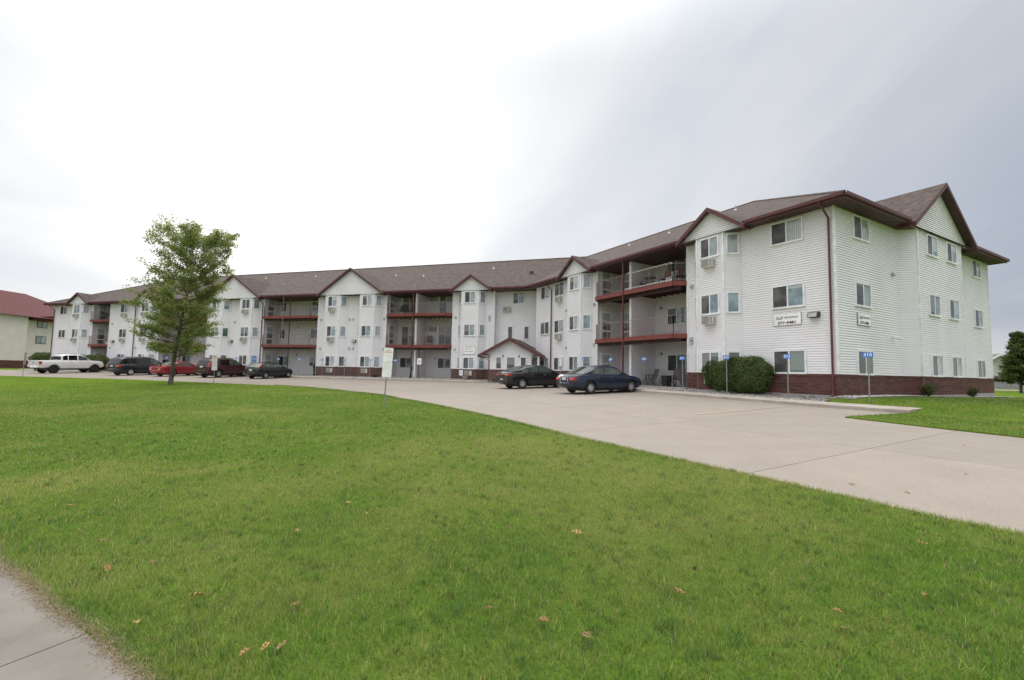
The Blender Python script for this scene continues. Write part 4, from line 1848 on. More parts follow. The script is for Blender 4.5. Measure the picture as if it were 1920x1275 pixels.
def chair_symbol(size, mat, y0):
    """wheelchair user: head, back, seat and leg, wheel"""
    b = MB()
    s_ = size
    y1, y2 = y0 - .003, y0 - .0005

    def bar(x0, z0, x1, z1, w):
        dx, dz = x1 - x0, z1 - z0
        ln = math.hypot(dx, dz)
        nx, nz = -dz / ln * w / 2, dx / ln * w / 2
        q = [(x0 + nx, z0 + nz), (x1 + nx, z1 + nz), (x1 - nx, z1 - nz), (x0 - nx, z0 - nz)]
        b.hexa([(x * s_, y1, z * s_) for x, z in q] + [(x * s_, y2, z * s_) for x, z in q])

    def ring(cx, cz, r0, r1, a0, a1, n_=12):
        for k in range(n_):
            t0, t1 = a0 + (a1 - a0) * k / n_, a0 + (a1 - a0) * (k + 1) / n_
            q = [(cx + r1 * math.cos(t0), cz + r1 * math.sin(t0)), (cx + r1 * math.cos(t1), cz + r1 * math.sin(t1)), (cx + r0 * math.cos(t1), cz + r0 * math.sin(t1)), (cx + r0 * math.cos(t0), cz + r0 * math.sin(t0))]
            b.hexa([(x * s_, y1, z * s_) for x, z in q] + [(x * s_, y2, z * s_) for x, z in q])
    ring(-.08, .38, 0.0, .09, 0, 6.283)
    bar(-.06, .27, -.02, -.06, .11)
    bar(-.03, -.05, .20, -.06, .09)
    bar(.19, -.05, .30, -.36, .08)
    bar(-.04, .12, .18, .11, .07)
    ring(-.02, -.16, .22, .29, R(130), R(400))
    return b.mesh('symbol', mat)


def number_plate(num, zc_=1.565, w=.33, h=.19):
    return (w, h, zc_, blue_m, [(num, .165, signw_m, 0, 0)])


NG = 'blue numbered stall signs'
post_sign(FR, -1.39, .9, [number_plate('315')], 1.66, 'blue stall sign 315 on a post in the grass by the corner', 'stall_sign', NG)
post_sign(FR, 1.52, .82, [number_plate('313')], 1.66, 'blue stall sign 313 in front of the ground floor corner window', 'stall_sign', NG)
post_sign(FR, 4.15, 1.10, [number_plate('312')], 1.68, 'blue stall sign 312 standing in front of the clipped shrubs', 'stall_sign', NG)
post_sign(FR, 6.7, 1.05, [number_plate('311')], 1.66, 'blue stall sign 311 beside the brick pier and patio window', 'stall_sign', NG)
post_sign(FR, 9.35, 1.05, [number_plate('310')], 1.67, 'blue stall sign 310 in front of the leftmost patio chair', 'stall_sign', NG)
post_sign(FR, 12.14, 1.04, [number_plate('309')], 1.67, 'blue stall sign 309 seen above the roof of the navy sedan', 'stall_sign', NG)
post_sign(FR, 14.82, 1.04, [(.30, .30, 1.63, blue_m, [('chair', .24, signw_m)], 'round')], 1.7, 'round blue wheelchair sign in front of the bay behind the navy sedan', 'accessible_sign', 'wheelchair parking signs')
for u, lb in ((17.45, 'tall white wheelchair parking sign above the black sedan hood, right of the downspout'), (20.42, 'tall white wheelchair parking sign beside the entry porch eave, left of the downspout')):
    post_sign(FR, u, 1.03, [(.30, .46, 1.72, signw_m, [('chair', .22, blue_m)]), (.30, .30, 1.32, signw_m, [('bars', signgrey_m, [(-.1, .1, .04, .06), (-.1, .1, -.02, 0), (-.08, .08, -.08, -.06)])])],
              1.98, lb, 'accessible_sign', 'wheelchair parking signs')
mid = [(12.29, '306', 'blue stall sign 306 on the patio side of the white notice'), (14.92, '305', 'blue stall sign 305 between two bay windows left of the white notice'),
       (17.65, '304', 'blue stall sign 304 in front of the brick between the twin bays'), (20.15, '303', 'blue stall sign 303 beside the brick corner and leaning black post'),
       (22.79, '302', 'blue stall sign 302 in front of the plain ground floor recess wall'), (25.3, '301', 'blue stall sign 301 just above the dark hatchback roof'),
       (30.61, '226', 'blue stall sign 226 between the maroon suv and dark hatchback'), (33.2, '225', 'blue stall sign 225 behind the maroon suv roof'),
       (40.1, '223', 'blue stall sign 223 behind the red coupe, right of the tree trunk'), (50.3, '219', 'blue stall sign 219 at the right edge of the hedge beside the van')]
for u, num, lb in mid:
    post_sign(FM, u, 1.0, [number_plate(num, 1.50)], 1.6, lb, 'stall_sign', NG)
post_sign(FM, 9.89, 1.0, [(.42, .55, 1.45, signw_m, [('chair', .36, blue_m)])], 1.72, 'white and blue wheelchair sign by the brown downspout under the balcony', 'accessible_sign', 'wheelchair parking signs')
post_sign(FM, 28.2, 1.0, [(.36, .5, 1.50, blue_m, [('chair', .3, signw_m)])], 1.75, 'blue wheelchair sign above the dark hatchback, left of the balconies', 'accessible_sign', 'wheelchair parking signs')
post_sign(FM, 51.6, 1.0, [(.30, .6, 1.40, blue_m, [('chair', .24, signw_m)])], 1.7, 'blue wheelchair sign above the hedge behind the white pickup', 'accessible_sign', 'wheelchair parking signs')


def dashes(rows, seed):
    r_ = random.Random(seed)
    out = []
    for (z, h, w) in rows:
        x = -w / 2
        while x < w / 2:
            l_ = r_.uniform(.012, .035)
            out.append((x, min(x + l_, w / 2), z, z + h))
            x += l_ + .008
    return out


up = [('bars', signred_m, dashes([(.14, .035, .16), (.07, .05, .24)], 1)), ('bars', signgrey_m, dashes([(-.03, .02, .2), (-.09, .02, .22)], 2))]
lo = [('bars', signgrey_m, dashes([(.2, .018, .22), (.13, .018, .24), (.05, .018, .2), (-.05, .018, .24), (-.13, .018, .2)], 3))]
post_sign(None, 0, 9, [(.325, .50, 1.22, signw_m, up), (.325, .54, .69, signw_m, lo)], 1.48, 'double white notice sign on a leaning steel post near the middle of the lawn', 'notice_sign', 'notice signs along the lawn',
          n=(0.30, -1), lean=R(2.8), xy=(-4.5, 16.11))
post_sign(None, 0, 9, [(.345, .52, 1.22, signw_m, up), (.345, .58, .66, signw_m, lo)], 1.49, 'double white notice sign with red print right of the lawn tree', 'notice_sign', 'notice signs along the lawn',
          n=(0.62, -.9), lean=R(-1.2), xy=(-22.0, 33.55))
post_sign(None, 0, 9, [(.32, .50, 1.28, gray_metal, []), (.32, .54, .75, gray_metal, [])], 1.52, 'grey notice sign seen from its edge at the far left of the lawn', 'notice_sign', 'notice signs along the lawn',
          n=(0.35, -.93), lean=R(3), xy=(-41.3, 38.3), rz=R(112))

# leaning black outlet posts by the long wing
for k, (u, ln, lb) in enumerate(((21.0, R(-1), 'black outlet post on the rock bed at the brick corner left of the twin bays'), (10.75, R(7), 'leaning black outlet post in front of the ground floor window by the brown downspout'))):
    q = FM.xy(u, 1.05)
    o = empty('outlet_post', lb, 'outlet post', mat4=Matrix.Translation((q[0], q[1], bed_z(FM, u, 1.05))) @ Matrix.Rotation(face_rot(*NM), 4, 'Z') @ Matrix.Rotation(ln, 4, 'Y'), group='black outlet posts')
    b = MB()
    b.box(-.05, .05, -.05, .05, -.1, .80)
    link('post', b.mesh('post', black_plastic), o, local=True)
    b = MB()
    b.box(-.06, .06, -.10, .05, .80, 1.05)
    b.hexa([(-.06, -.13, 1.0), (.06, -.13, 1.0), (.06, .05, 1.05), (-.06, .05, 1.05), (-.06, -.13, 1.03), (.06, -.13, 1.03), (.06, .05, 1.1), (-.06, .05, 1.1)])
    link('outlet_box', b.mesh('outlet_box', black_plastic), o, local=True)
# planter and small board at the bay by the entry
q = FM.xy(5.45, 1.0)
o = empty('planter', 'small round stone planter on the rock bed by the office bay', 'planter', (q[0], q[1], bed_z(FM, 5.45, 1.0)))
b = MB()
b.tube([(0, 0, 0), (0, 0, .08), (0, 0, .32), (0, 0, .38)], [.20, .22, .27, .29], 10)
link('pot', b.mesh('pot', mortar_m), o, local=True)
q = FM.xy(6.0, .68)
o = empty('reserved_board', 'blue and white wheelchair board low on the brick of the office bay', 'sign', mat4=Matrix.Translation((q[0], q[1], .28)) @ Matrix.Rotation(face_rot(*NM), 4, 'Z'))
b = MB()
b.box(-.17, .17, -.02, 0, 0, .46)
link('plate', b.mesh('plate', signw_m), o, local=True)
link('symbol', chair_symbol(.3, blue_m, -.02), o, loc=(0, 0, .24), local=True)


# ================================================================== VEHICLES
def smooth_curve(keys, xs, k=5):
    kx, kz = zip(*keys)
    dense = np.linspace(xs[0], xs[-1], 400)
    z = np.interp(dense, kx, kz)
    pad = np.pad(z, (k * 2, k * 2), mode='edge')
    ker = np.ones(4 * k + 1) / (4 * k + 1)
    z = np.convolve(pad, ker, 'valid')
    return np.interp(xs, dense, z)


def paint(name, c, flake=0.0):
    return noise_mat(name, tuple(x * .92 for x in c), tuple(min(1, x * 1.06) for x in c), scale=1.2, rough=.4, spec=.35, coat=.7, metallic=flake,)


tyre_m = plain('tyre_rubber', (0.018, 0.018, 0.018), .85)
rim_m = plain('rim_silver', (0.50, 0.50, 0.52), .3, metallic=.8)
rimdark_m = plain('rim_black', (0.014, 0.014, 0.015), .4)
rimgrey_m = plain('hubcap_grey', (0.40, 0.40, 0.41), .45, metallic=.3)
tail_m = plain('tail_lamp_red', (0.42, 0.018, 0.015), .15, coat=.8)
lampw_m = plain('lamp_clear', (0.65, 0.62, 0.60), .15, coat=.8)
chrome_m = plain('chrome', (0.62, 0.63, 0.65), .15, metallic=.9)
plate_m = plain('licence_plate', (0.60, 0.62, 0.66), .5)


def wheel_meshes(r, w, style):
    t = MB()
    n_ = 28
    prof = [(r * .62, -w / 2 + .01), (r * .93, -w / 2), (r, -w / 2 + .035), (r, w / 2 - .035), (r * .93, w / 2), (r * .62, w / 2 - .01), (r * .60, w / 2 - .05)]
    for i in range(n_):
        a_ = 2 * math.pi * i / n_
        for (rr, y) in prof:
            t.v.append((rr * math.cos(a_), y, rr * math.sin(a_)))
    m_ = len(prof)
    for i in range(n_):
        for j in range(m_ - 1):
            t.f.append((i * m_ + j, ((i + 1) % n_) * m_ + j, ((i + 1) % n_) * m_ + j + 1, i * m_ + j + 1))
            t.mi.append(0)
    tm = t.mesh('wheel', tyre_m, smooth=True)
    d = MB()
    d.cur = 1
    ring = [(r * .64 * math.cos(2 * math.pi * k / 20), r * .64 * math.sin(2 * math.pi * k / 20)) for k in range(20)]
    for y in (w / 2 - .055, -w / 2 + .055):
        d.add([(x, y, z) for x, z in ring], [tuple(range(20))])
    d.cur = 0
    for s_ in (1, -1):
        y0 = s_ * (w / 2 - .02)
        for k in range(20):      # rim lip
            t0, t1 = 2 * math.pi * k / 20, 2 * math.pi * (k + 1) / 20
            ro, ri = r * .66, r * .58
            d.add([(ro * math.cos(t0), y0 - s_ * .01, ro * math.sin(t0)), (ro * math.cos(t1), y0 - s_ * .01, ro * math.sin(t1)), (ri * math.cos(t1), y0, ri * math.sin(t1)), (ri * math.cos(t0), y0, ri * math.sin(t0))], [(0, 1, 2, 3)])
        if style == 'cap':
            d.add([(.93 * x, y0 + s_ * .004, .93 * z) for x, z in ring], [tuple(range(20))])
        else:
            ns = {'five': 5, 'seven': 7, 'ten': 10, 'six': 6}[style]
            for k in range(ns):
                t0 = 2 * math.pi * k / ns + .3
                hw0, hw1 = .22 * r * (5 / ns) ** .5, .15 * r * (5 / ns) ** .7
                c, s2 = math.cos(t0), math.sin(t0)
                P = []
                for (rr, hw_, yy) in ((.05 * r, hw0, y0 + s_ * .012), (.6 * r, hw1, y0 - s_ * .002)):
                    for e_ in (-1, 1):
                        P.append((rr * c - e_ * hw_ * s2, yy, rr * s2 + e_ * hw_ * c))
                d.add(P, [(0, 1, 3, 2)])
            d.add([(.25 * x, y0 + s_ * .016, .25 * z) for x, z in ring], [tuple(range(20))])
    return tm, d


def vehicle(name, label, F, u, v, spec, group='vehicles parked along the kerb', rz=0.0, xy=None, heading=None):
    body_m = spec['paint']
    L_, hwm = spec['L'], spec['W'] / 2
    xs = np.linspace(-L_ / 2, L_ / 2, 84)
    zt = smooth_curve(spec['top'], xs, 3)
    zb = smooth_curve(spec['bot'], xs, 4)
    hw = smooth_curve(spec['hw'], xs, 3)
    wx, wrad = spec['wheels'], spec['r']
    arch = wrad * 1.17
    # placement on the sloping lot
    q = F.xy(u, v) if xy is None else np.array(xy)
    hd = -F.n if heading is None else np.array([math.cos(heading), math.sin(heading)])
    if rz:
        c, s_ = math.cos(rz), math.sin(rz)
        hd = np.array([hd[0] * c - hd[1] * s_, hd[0] * s_ + hd[1] * c])
    X2 = np.array([hd[0], hd[1]])
    za = gz(*(q + X2 * wx[0])) if xy is None else gz(*q)
    zf = gz(*(q + X2 * wx[1])) if xy is None else gz(*q)
    if xy is None:
        za, zf = [gz(*(F.xy(*(lambda t: (t[0], max(t[1], 2.35)))(F.uv(q + X2 * w))))) for w in wx]
    sl = (zf - za) / (wx[1] - wx[0])
    fx = Vector((hd[0], hd[1], sl)).normalized()
    fy = Vector((0, 0, 1)).cross(fx).normalized()
    fz = fx.cross(fy)
    mt = Matrix(((fx.x, fy.x, fz.x, q[0]), (fx.y, fy.y, fz.y, q[1]), (fx.z, fy.z, fz.z, za - sl * wx[0]), (0, 0, 0, 1)))
    o = empty(name, label, spec['cat'], mat4=mt, group=group)
    crown = spec.get('crown', .035)

    def part(mb, nm, m_, parent=None, smooth=False):
        return link(nm, mb.mesh(nm, m_, smooth), parent or o, local=True)

    # ---- lower body
    b = MB()
    rings = []
    for i, x in enumerate(xs):
        w, t_, l_ = hw[i], zt[i], zb[i]
        za_ = 0
        for wc in wx:
            if abs(x - wc) < arch:
                za_ = max(za_, wrad + math.sqrt(arch * arch - (x - wc) ** 2))
        lo = max(l_, za_)
        h = t_ - l_
        pts = [(0.0, lo if za_ else l_), (w * .80, lo if za_ else l_), (w * .965, max(l_ + .05, lo)), (w * .995, max(l_ + .22 * h, lo + .012)), (w, max(l_ + .5 * h, lo + .03)),
               (w * .985, max(l_ + .74 * h, lo + .05)), (w * .955, max(t_ - .06, lo + .06)), (w * .90, max(t_ - .012, lo + .07)), (w * .62, t_ + crown * .7), (0, t_ + crown)]
        rings.append(pts)
    np_ = len(rings[0])
    full = 2 * np_ - 2
    for x, pts in zip(xs, rings):
        for (y, z) in pts:
            b.v.append((x, y, z))
        for (y, z) in pts[-2:0:-1]:
            b.v.append((x, -y, z))
    for i in range(len(xs) - 1):
        for j in range(full):
            b.f.append((i * full + j, i * full + (j + 1) % full, (i + 1) * full + (j + 1) % full, (i + 1) * full + j))
            b.mi.append(0)
    b.f.append(tuple(range(full)))
    b.f.append(tuple((len(xs) - 1) * full + j for j in range(full - 1, -1, -1)))
    b.mi += [0, 0]
    body = part(b, 'body', body_m, smooth=True)
    try:
        body.data.set_sharp_from_angle(angle=R(50))
    except Exception:
        pass
    # ---- underbody, hung low and wide to block light and deepen shade beneath
    b = MB()
    b.box(-L_ / 2 + .8, L_ / 2 - .75, -hwm * .80, hwm * .80, min(.15, float(zb.min()) - .05) if wrad < .4 else .34, wrad * 2 + .06)
    part(b, 'underbody', black_plastic)
    # ---- cabin
    rk = spec['roof']
    cx = np.linspace(rk[0][0], rk[-1][0], 46)
    rz_ = smooth_curve(rk, cx, spec.get('rs', 2))
    belt = np.interp(cx, xs, zt) - .02
    wb = np.interp(cx, xs, hw) * .925
    tum = spec.get('tumble', .28)

    def wroof(i):
        return wb[i] - tum * max(rz_[i] - belt[i], 0)
    b = MB()
    for i, x in enumerate(cx):
        zr, be = max(rz_[i], belt[i] + .002), belt[i]
        wr_ = wroof(i)
        hgt = zr - be
        pts = [(wb[i], be - .03), (wb[i] - .02, be + .02 * min(1, hgt / .1)), (wr_ + .03 * min(1, hgt / .2), zr - .09 * min(1, hgt / .3)), (wr_ - .05, zr - .025 * min(1, hgt / .2)), (wr_ * .6, zr + .012), (0, zr + .022)]
        pts += [(-y, z) for y, z in pts[-2::-1]]
        for (y, z) in pts:
            b.v.append((x, y, z))
    pn_ = 11
    for i in range(len(cx) - 1):
        for j in range(pn_ - 1):
            b.f.append((i * pn_ + j, i * pn_ + j + 1, (i + 1) * pn_ + j + 1, (i + 1) * pn_ + j))
            b.mi.append(0)
    b.f.append(tuple(range(pn_)))
    b.f.append(tuple((len(cx) - 1) * pn_ + j for j in range(pn_)))
    b.mi += [0, 0]
    cab = part(b, 'cabin', body_m, smooth=True)
    try:
        cab.data.set_sharp_from_angle(angle=R(40))
    except Exception:
        pass
    fr_ = lambda x: float(np.interp(x, cx, rz_))
    fb_ = lambda x: float(np.interp(x, cx, belt))
    fw_ = lambda x: float(np.interp(x, cx, wb))

    def side_y(x, z):
        be, zr = fb_(x), max(fr_(x), fb_(x) + .002)
        t = (z - be) / max(zr - be, .05)
        wr_ = fw_(x) - tum * max(zr - be, 0)
        return fw_(x) - .02 + (wr_ + .03 - fw_(x) + .02) * min(t / max(1 - .09 / max(zr - be, .1), .3), 1)
    for s_ in (1, -1):
        for wi, (x0, x1) in enumerate(spec['side']):
            b = MB()
            n_ = 9
            top = []
            for k in range(n_):
                x = x0 + (x1 - x0) * k / (n_ - 1)
                z0 = fb_(x) + .035
                z1 = max(fr_(x) - .105, z0 + .004)
                for z in (z0, (z0 + z1) / 2, z1):
                    b.v.append((x, s_ * (side_y(x, z) + .007), z))
            for k in range(n_ - 1):
                for j in range(2):
                    b.f.append((k * 3 + j, (k + 1) * 3 + j, (k + 1) * 3 + j + 1, k * 3 + j + 1))
                    b.mi.append(0)
            part(b, 'side_window', G_CAR_T if (spec.get('tint') and wi < spec['tint']) else G_CAR)
    for nm, (x0, x1), gm in (('windshield', spec['ws'], G_CAR), ('rear_window', spec['rw'], G_CAR_T if spec.get('tint') else G_CAR)):
        b = MB()
        n_ = 8
        for k in range(n_):
            x = x0 + (x1 - x0) * k / (n_ - 1)
            z = fr_(x)
            wr_ = (fw_(x) - tum * max(z - fb_(x), 0)) * .90
            for y in (-1, -.6, 0, .6, 1):
                zz = z + (.022 if y == 0 else .012 if abs(y) == .6 else -.02 * min(1, (z - fb_(x)) / .2))
                dx = .008 if nm == 'windshield' else -.008
                b.v.append((x + dx, wr_ * y, zz + .009))
        for k in range(n_ - 1):
            for j in range(4):
                b.f.append((k * 5 + j, k * 5 + j + 1, (k + 1) * 5 + j + 1, (k + 1) * 5 + j))
                b.mi.append(0)
        part(b, nm, gm, smooth=True)
    # ---- wheels
    tm, dm = wheel_meshes(wrad, spec.get('tw', .21), spec.get('rim', 'five'))
    rm = dm.mesh('rim', [spec.get('rimmat', rim_m), rimdark_m])
    for wc in wx:
        for s_ in (1, -1):
            wo_ = link('wheel', tm, o, loc=(wc, s_ * (hwm * .97 - spec.get('tw', .21) / 2), wrad), local=True)
            link('rim', rm, wo_, local=True)
    fx_ = lambda arr, x: float(np.interp(x, xs, arr))
    # ---- door seams, handles, mirrors
    sm_ = MB()
    for x in spec['seams']:
        for s_ in (1, -1):
            l_, t_ = fx_(zb, x) + .1, fx_(zt, x) - .03
            w = fx_(hw, x)
            sm_.hexa([(x - .006, s_ * (w * .98), l_), (x + .006, s_ * (w * .98), l_), (x + .006, s_ * (w + .003), l_), (x - .006, s_ * (w + .003), l_),
                      (x - .006, s_ * w * .94, t_), (x + .006, s_ * w * .94, t_), (x + .006, s_ * (w * .965 + .003), t_), (x - .006, s_ * (w * .965 + .003), t_)])
    part(sm_, 'door_seams', black_plastic)
    for x in spec['handles']:
        for s_ in (1, -1):
            hb_ = MB()
            w, t_ = fx_(hw, x), fx_(zt, x)
            hb_.box(x - .09, x + .09, *sorted((s_ * (w * .975), s_ * (w * .985 + .035))), t_ - .17, t_ - .135)
            part(hb_, 'door_handle', spec.get('handlemat', body_m))
    xm = spec['mirror']
    for s_ in (1, -1):
        mb_ = MB()
        w, t_ = fx_(hw, xm) * .93, fx_(zt, xm)
        y0, y1 = sorted((s_ * w, s_ * (w + .17)))
        mb_.hexa([(xm - .06, y0, t_ + .0), (xm + .08, y0, t_ + .02), (xm + .06, y1, t_ + .03), (xm - .06, y1, t_ + .02), (xm - .03, y0, t_ + .09), (xm + .04, y0, t_ + .08), (xm + .02, y1, t_ + .10), (xm - .04, y1, t_ + .12)])
        part(mb_, 'mirror', body_m)
    # ---- bumpers
    for nm, xe, s_ in (('rear_bumper', -L_ / 2, -1), ('front_bumper', L_ / 2, 1)):
        b = MB()
        ys_ = np.linspace(-1, 1, 15)
        hwb = fx_(hw, xe - s_ * .3)
        z0, z1 = spec['bumper']
        for t in ys_:
            dx = .30 * abs(t) ** 3.2
            for (ox, zz) in ((-.04, z0), (.035, z0 + .03), (.045, (z0 + z1) / 2), (.035, z1 - .03), (-.04, z1)):
                b.v.append((xe + s_ * (ox - dx), t * hwb * 1.0, zz))
        for k in range(14):
            for j in range(4):
                b.f.append((k * 5 + j, (k + 1) * 5 + j, (k + 1) * 5 + j + 1, k * 5 + j + 1))
                b.mi.append(0)
        part(b, nm, spec.get('bumpermat', body_m), smooth=True)
    # ---- lamps and plate
    for (y0, y1, z0, z1, xo, depth) in spec['tails']:
        for s_ in (1, -1):
            b = MB()
            n_ = 9
            for k in range(n_):
                t = k / (n_ - 1)
                for zz in (z0, (z0 + z1) / 2, z1):
                    # follow the body: across the back first, then forward along the flank
                    xt = next((float(x_) for x_, t_ in zip(xs, zt) if t_ + crown * .5 >= zz), -L_ / 2)
                    if spec.get('lamp_on_cabin') and zz > 1.0:
                        xt = next((float(x_) for x_, t_ in zip(cx, rz_) if t_ >= zz), -L_ / 2)
                    x = xt - .018 + xo + depth * max(0, t - .55) / .45
                    yl_ = (fw_(max(x, cx[0])) - tum * max(zz - fb_(max(x, cx[0])), 0) if (spec.get('lamp_on_cabin') and zz > 1.0) else fx_(hw, max(x + .03, -L_ / 2 + .02)))
                    y = y0 + (min(y1, yl_ + .02) - y0) * min(t / .6, 1)
                    if t > .6:
                        y = yl_ + .014
                    b.v.append((x, s_ * y, zz))
            for k in range(n_ - 1):
                for jj in range(2):
                    b.f.append((k * 3 + jj, (k + 1) * 3 + jj, (k + 1) * 3 + jj + 1, k * 3 + jj + 1))
                    b.mi.append(0)
            part(b, 'tail_lamp', tail_m, smooth=True)
    for s_ in (1, -1):
        b = MB()
        xe = L_ / 2
        zc_ = spec['head']
        w = fx_(hw, xe - .15)
        b.hexa([(xe - .05, s_ * w * .5, zc_ - .06), (xe - .22, s_ * w * 1.0, zc_ - .05), (xe - .3, s_ * w * .9, zc_ - .05), (xe - .2, s_ * w * .5, zc_ - .06),
                (xe - .09, s_ * w * .5, zc_ + .07), (xe - .27, s_ * w * 1.0, zc_ + .08), (xe - .35, s_ * w * .9, zc_ + .08), (xe - .25, s_ * w * .5, zc_ + .07)])
        part(b, 'headlamp', lampw_m)
    b = MB()
    pz, px = spec['plate']
    b.box(-L_ / 2 + px - .022, -L_ / 2 + px - .002, -.155, .155, pz, pz + .155)
    part(b, 'licence_plate', plate_m)
    for (nm, boxes, m_) in spec.get('extra', []):
        b = MB()
        for bx in boxes:
            b.box(*bx)
        part(b, nm, m_)
    return o


navy = dict(cat='car', paint=paint('paint_navy', (0.012, 0.019, 0.045), .3), L=4.72, W=1.80, r=.315, wheels=(-1.32, 1.38), rim='seven',
            top=[(-2.36, .72), (-2.30, .93), (-2.12, .985), (-1.3, 1.0), (.9, .95), (1.05, .94), (1.75, .84), (2.12, .74), (2.30, .62), (2.36, .52)],
            bot=[(-2.36, .42), (-2.2, .30), (-1.9, .24), (1.9, .22), (2.2, .26), (2.36, .36)],
            hw=[(-2.36, .70), (-2.25, .81), (-2.0, .87), (-1.3, .90), (1.3, .90), (1.9, .86), (2.2, .76), (2.36, .60)],
            roof=[(-1.82, .97), (-1.02, 1.36), (-.6, 1.425), (.0, 1.43), (.42, 1.37), (1.22, .92)], side=[(-1.18, -.42), (-.36, .92)], ws=(.50, 1.17), rw=(-1.74, -1.06),
            seams=(-1.02, -.38, .95), handles=(-.62, .28), mirror=.78, bumper=(.36, .62), head=.68, plate=(.72, .0),
            tails=[(.44, .86, .70, .85, .0, .16)], extra=[('plate_surround', [(-2.385, -2.34, -.36, .36, .84, .90), (-2.385, -2.345, -.36, -.28, .66, .84), (-2.385, -2.345, .28, .36, .66, .84)], chrome_m)])
black = dict(cat='car', paint=paint('paint_black', (0.005, 0.005, 0.0055)), L=4.84, W=1.84, r=.335, wheels=(-1.40, 1.42), rim='ten',
             top=[(-2.42, .80), (-2.38, 1.02), (-2.2, 1.06), (-1.3, 1.04), (.9, .99), (1.1, .97), (1.8, .87), (2.2, .76), (2.36, .62), (2.42, .52)],
             bot=[(-2.42, .40), (-2.2, .27), (-1.9, .22), (1.9, .20), (2.2, .24), (2.42, .34)],
             hw=[(-2.42, .72), (-2.3, .84), (-2.0, .90), (-1.3, .92), (1.3, .92), (1.9, .88), (2.2, .78), (2.42, .60)],
             roof=[(-2.15, 1.04), (-1.1, 1.39), (-.5, 1.465), (.1, 1.46), (.45, 1.41), (1.35, .96)], side=[(-1.42, -.98), (-.92, -.20), (-.14, 1.0)], ws=(.55, 1.28), rw=(-2.05, -1.15),
             seams=(-.95, -.16, 1.0), handles=(-.72, .22), mirror=.86, bumper=(.34, .60), head=.72, plate=(.50, .0), handlemat=chrome_m,
             tails=[(.34, .90, .84, .95, .0, .26)], extra=[('chrome_strip', [(-2.45, -2.40, -.30, .30, .90, .93)], chrome_m)])
hatch = dict(cat='car', paint=paint('paint_blackgreen', (0.005, 0.008, 0.008)), L=4.20, W=1.72, r=.30, wheels=(-1.24, 1.36), rim='six',
             top=[(-2.10, .78), (-2.05, .96), (-1.9, 1.0), (.8, .97), (.95, .95), (1.55, .86), (1.95, .74), (2.06, .60), (2.10, .50)],
             bot=[(-2.10, .40), (-1.9, .28), (-1.7, .23), (1.7, .21), (1.95, .26), (2.10, .36)],
             hw=[(-2.10, .70), (-2.0, .80), (-1.7, .85), (1.2, .86), (1.7, .82), (1.95, .74), (2.10, .58)],
             roof=[(-2.06, .98), (-1.62, 1.33), (-1.2, 1.42), (-.2, 1.445), (.2, 1.41), (1.12, .94)], side=[(-1.55, -.82), (-.72, .86)], ws=(.28, 1.07), rw=(-2.02, -1.56),
             seams=(-.78, .92), handles=(-.55,), mirror=.72, bumper=(.36, .66), head=.70, plate=(.70, .0), bumpermat=plain('bumper_charcoal', (.035, .037, .037), .6),
             tails=[(.56, .80, 1.02, 1.34, .0, .14)], lamp_on_cabin=True)
suv = dict(cat='suv', paint=paint('paint_maroon', (0.050, 0.010, 0.013), .2), L=4.72, W=1.84, r=.355, wheels=(-1.38, 1.36), rim='five', tint=2,
           top=[(-2.36, .95), (-2.32, 1.08), (-2.1, 1.10), (1.0, 1.09), (1.15, 1.08), (1.75, 1.02), (2.15, .92), (2.32, .75), (2.36, .60)],
           bot=[(-2.36, .46), (-2.2, .36), (-1.9, .30), (1.9, .30), (2.2, .34), (2.36, .44)],
           hw=[(-2.36, .80), (-2.25, .87), (-1.9, .91), (1.5, .92), (2.0, .88), (2.25, .78), (2.36, .64)],
           roof=[(-2.33, 1.08), (-2.05, 1.60), (-1.7, 1.70), (-.3, 1.73), (.25, 1.70), (.5, 1.62), (1.25, 1.08)], side=[(-2.0, -1.22), (-1.12, -.30), (-.22, 1.0)], ws=(.55, 1.2), rw=(-2.30, -2.06), tumble=.22,
           seams=(-1.15, -.26, .98), handles=(-.88, .02), mirror=.84, bumper=(.45, .74), head=.84, plate=(.92, -.01), bumpermat=plain('bumper_dark', (.03, .018, .02), .55),
           tails=[(.66, .90, 1.02, 1.42, .0, .10)], lamp_on_cabin=True, extra=[('roof_rail', [(-1.7, .2, -.66, -.62, 1.73, 1.78), (-1.7, .2, .62, .66, 1.73, 1.78)], black_plastic)])
van = dict(cat='minivan', paint=paint('paint_slate', (0.016, 0.019, 0.026), .3), L=5.10, W=1.94, r=.335, wheels=(-1.50, 1.50), rim='cap', rimmat=rimgrey_m, tint=2,
           top=[(-2.55, .92), (-2.50, 1.06), (-2.3, 1.08), (1.3, 1.03), (1.5, 1.02), (2.1, .92), (2.40, .78), (2.52, .62), (2.55, .52)],
           bot=[(-2.55, .44), (-2.35, .30), (-2.0, .25), (2.0, .23), (2.35, .27), (2.55, .38)],
           hw=[(-2.55, .82), (-2.4, .91), (-2.0, .96), (1.6, .97), (2.1, .90), (2.4, .78), (2.55, .62)],
           roof=[(-2.52, 1.06), (-2.22, 1.62), (-1.9, 1.73), (-.4, 1.77), (.3, 1.74), (.7, 1.62), (1.75, 1.0)], side=[(-2.1, -.98), (-.90, .20), (.30, 1.35)], ws=(.85, 1.68), rw=(-2.48, -2.24), tumble=.20,
           seams=(-.94, .25, 1.32), handles=(-.05, .42), mirror=1.12, bumper=(.40, .70), head=.78, plate=(.84, -.01),
           tails=[(.46, .95, .86, 1.03, .0, .26)], extra=[('roof_rail', [(-1.8, .1, -.72, -.68, 1.77, 1.81), (-1.8, .1, .68, .72, 1.77, 1.81)], gray_metal)])
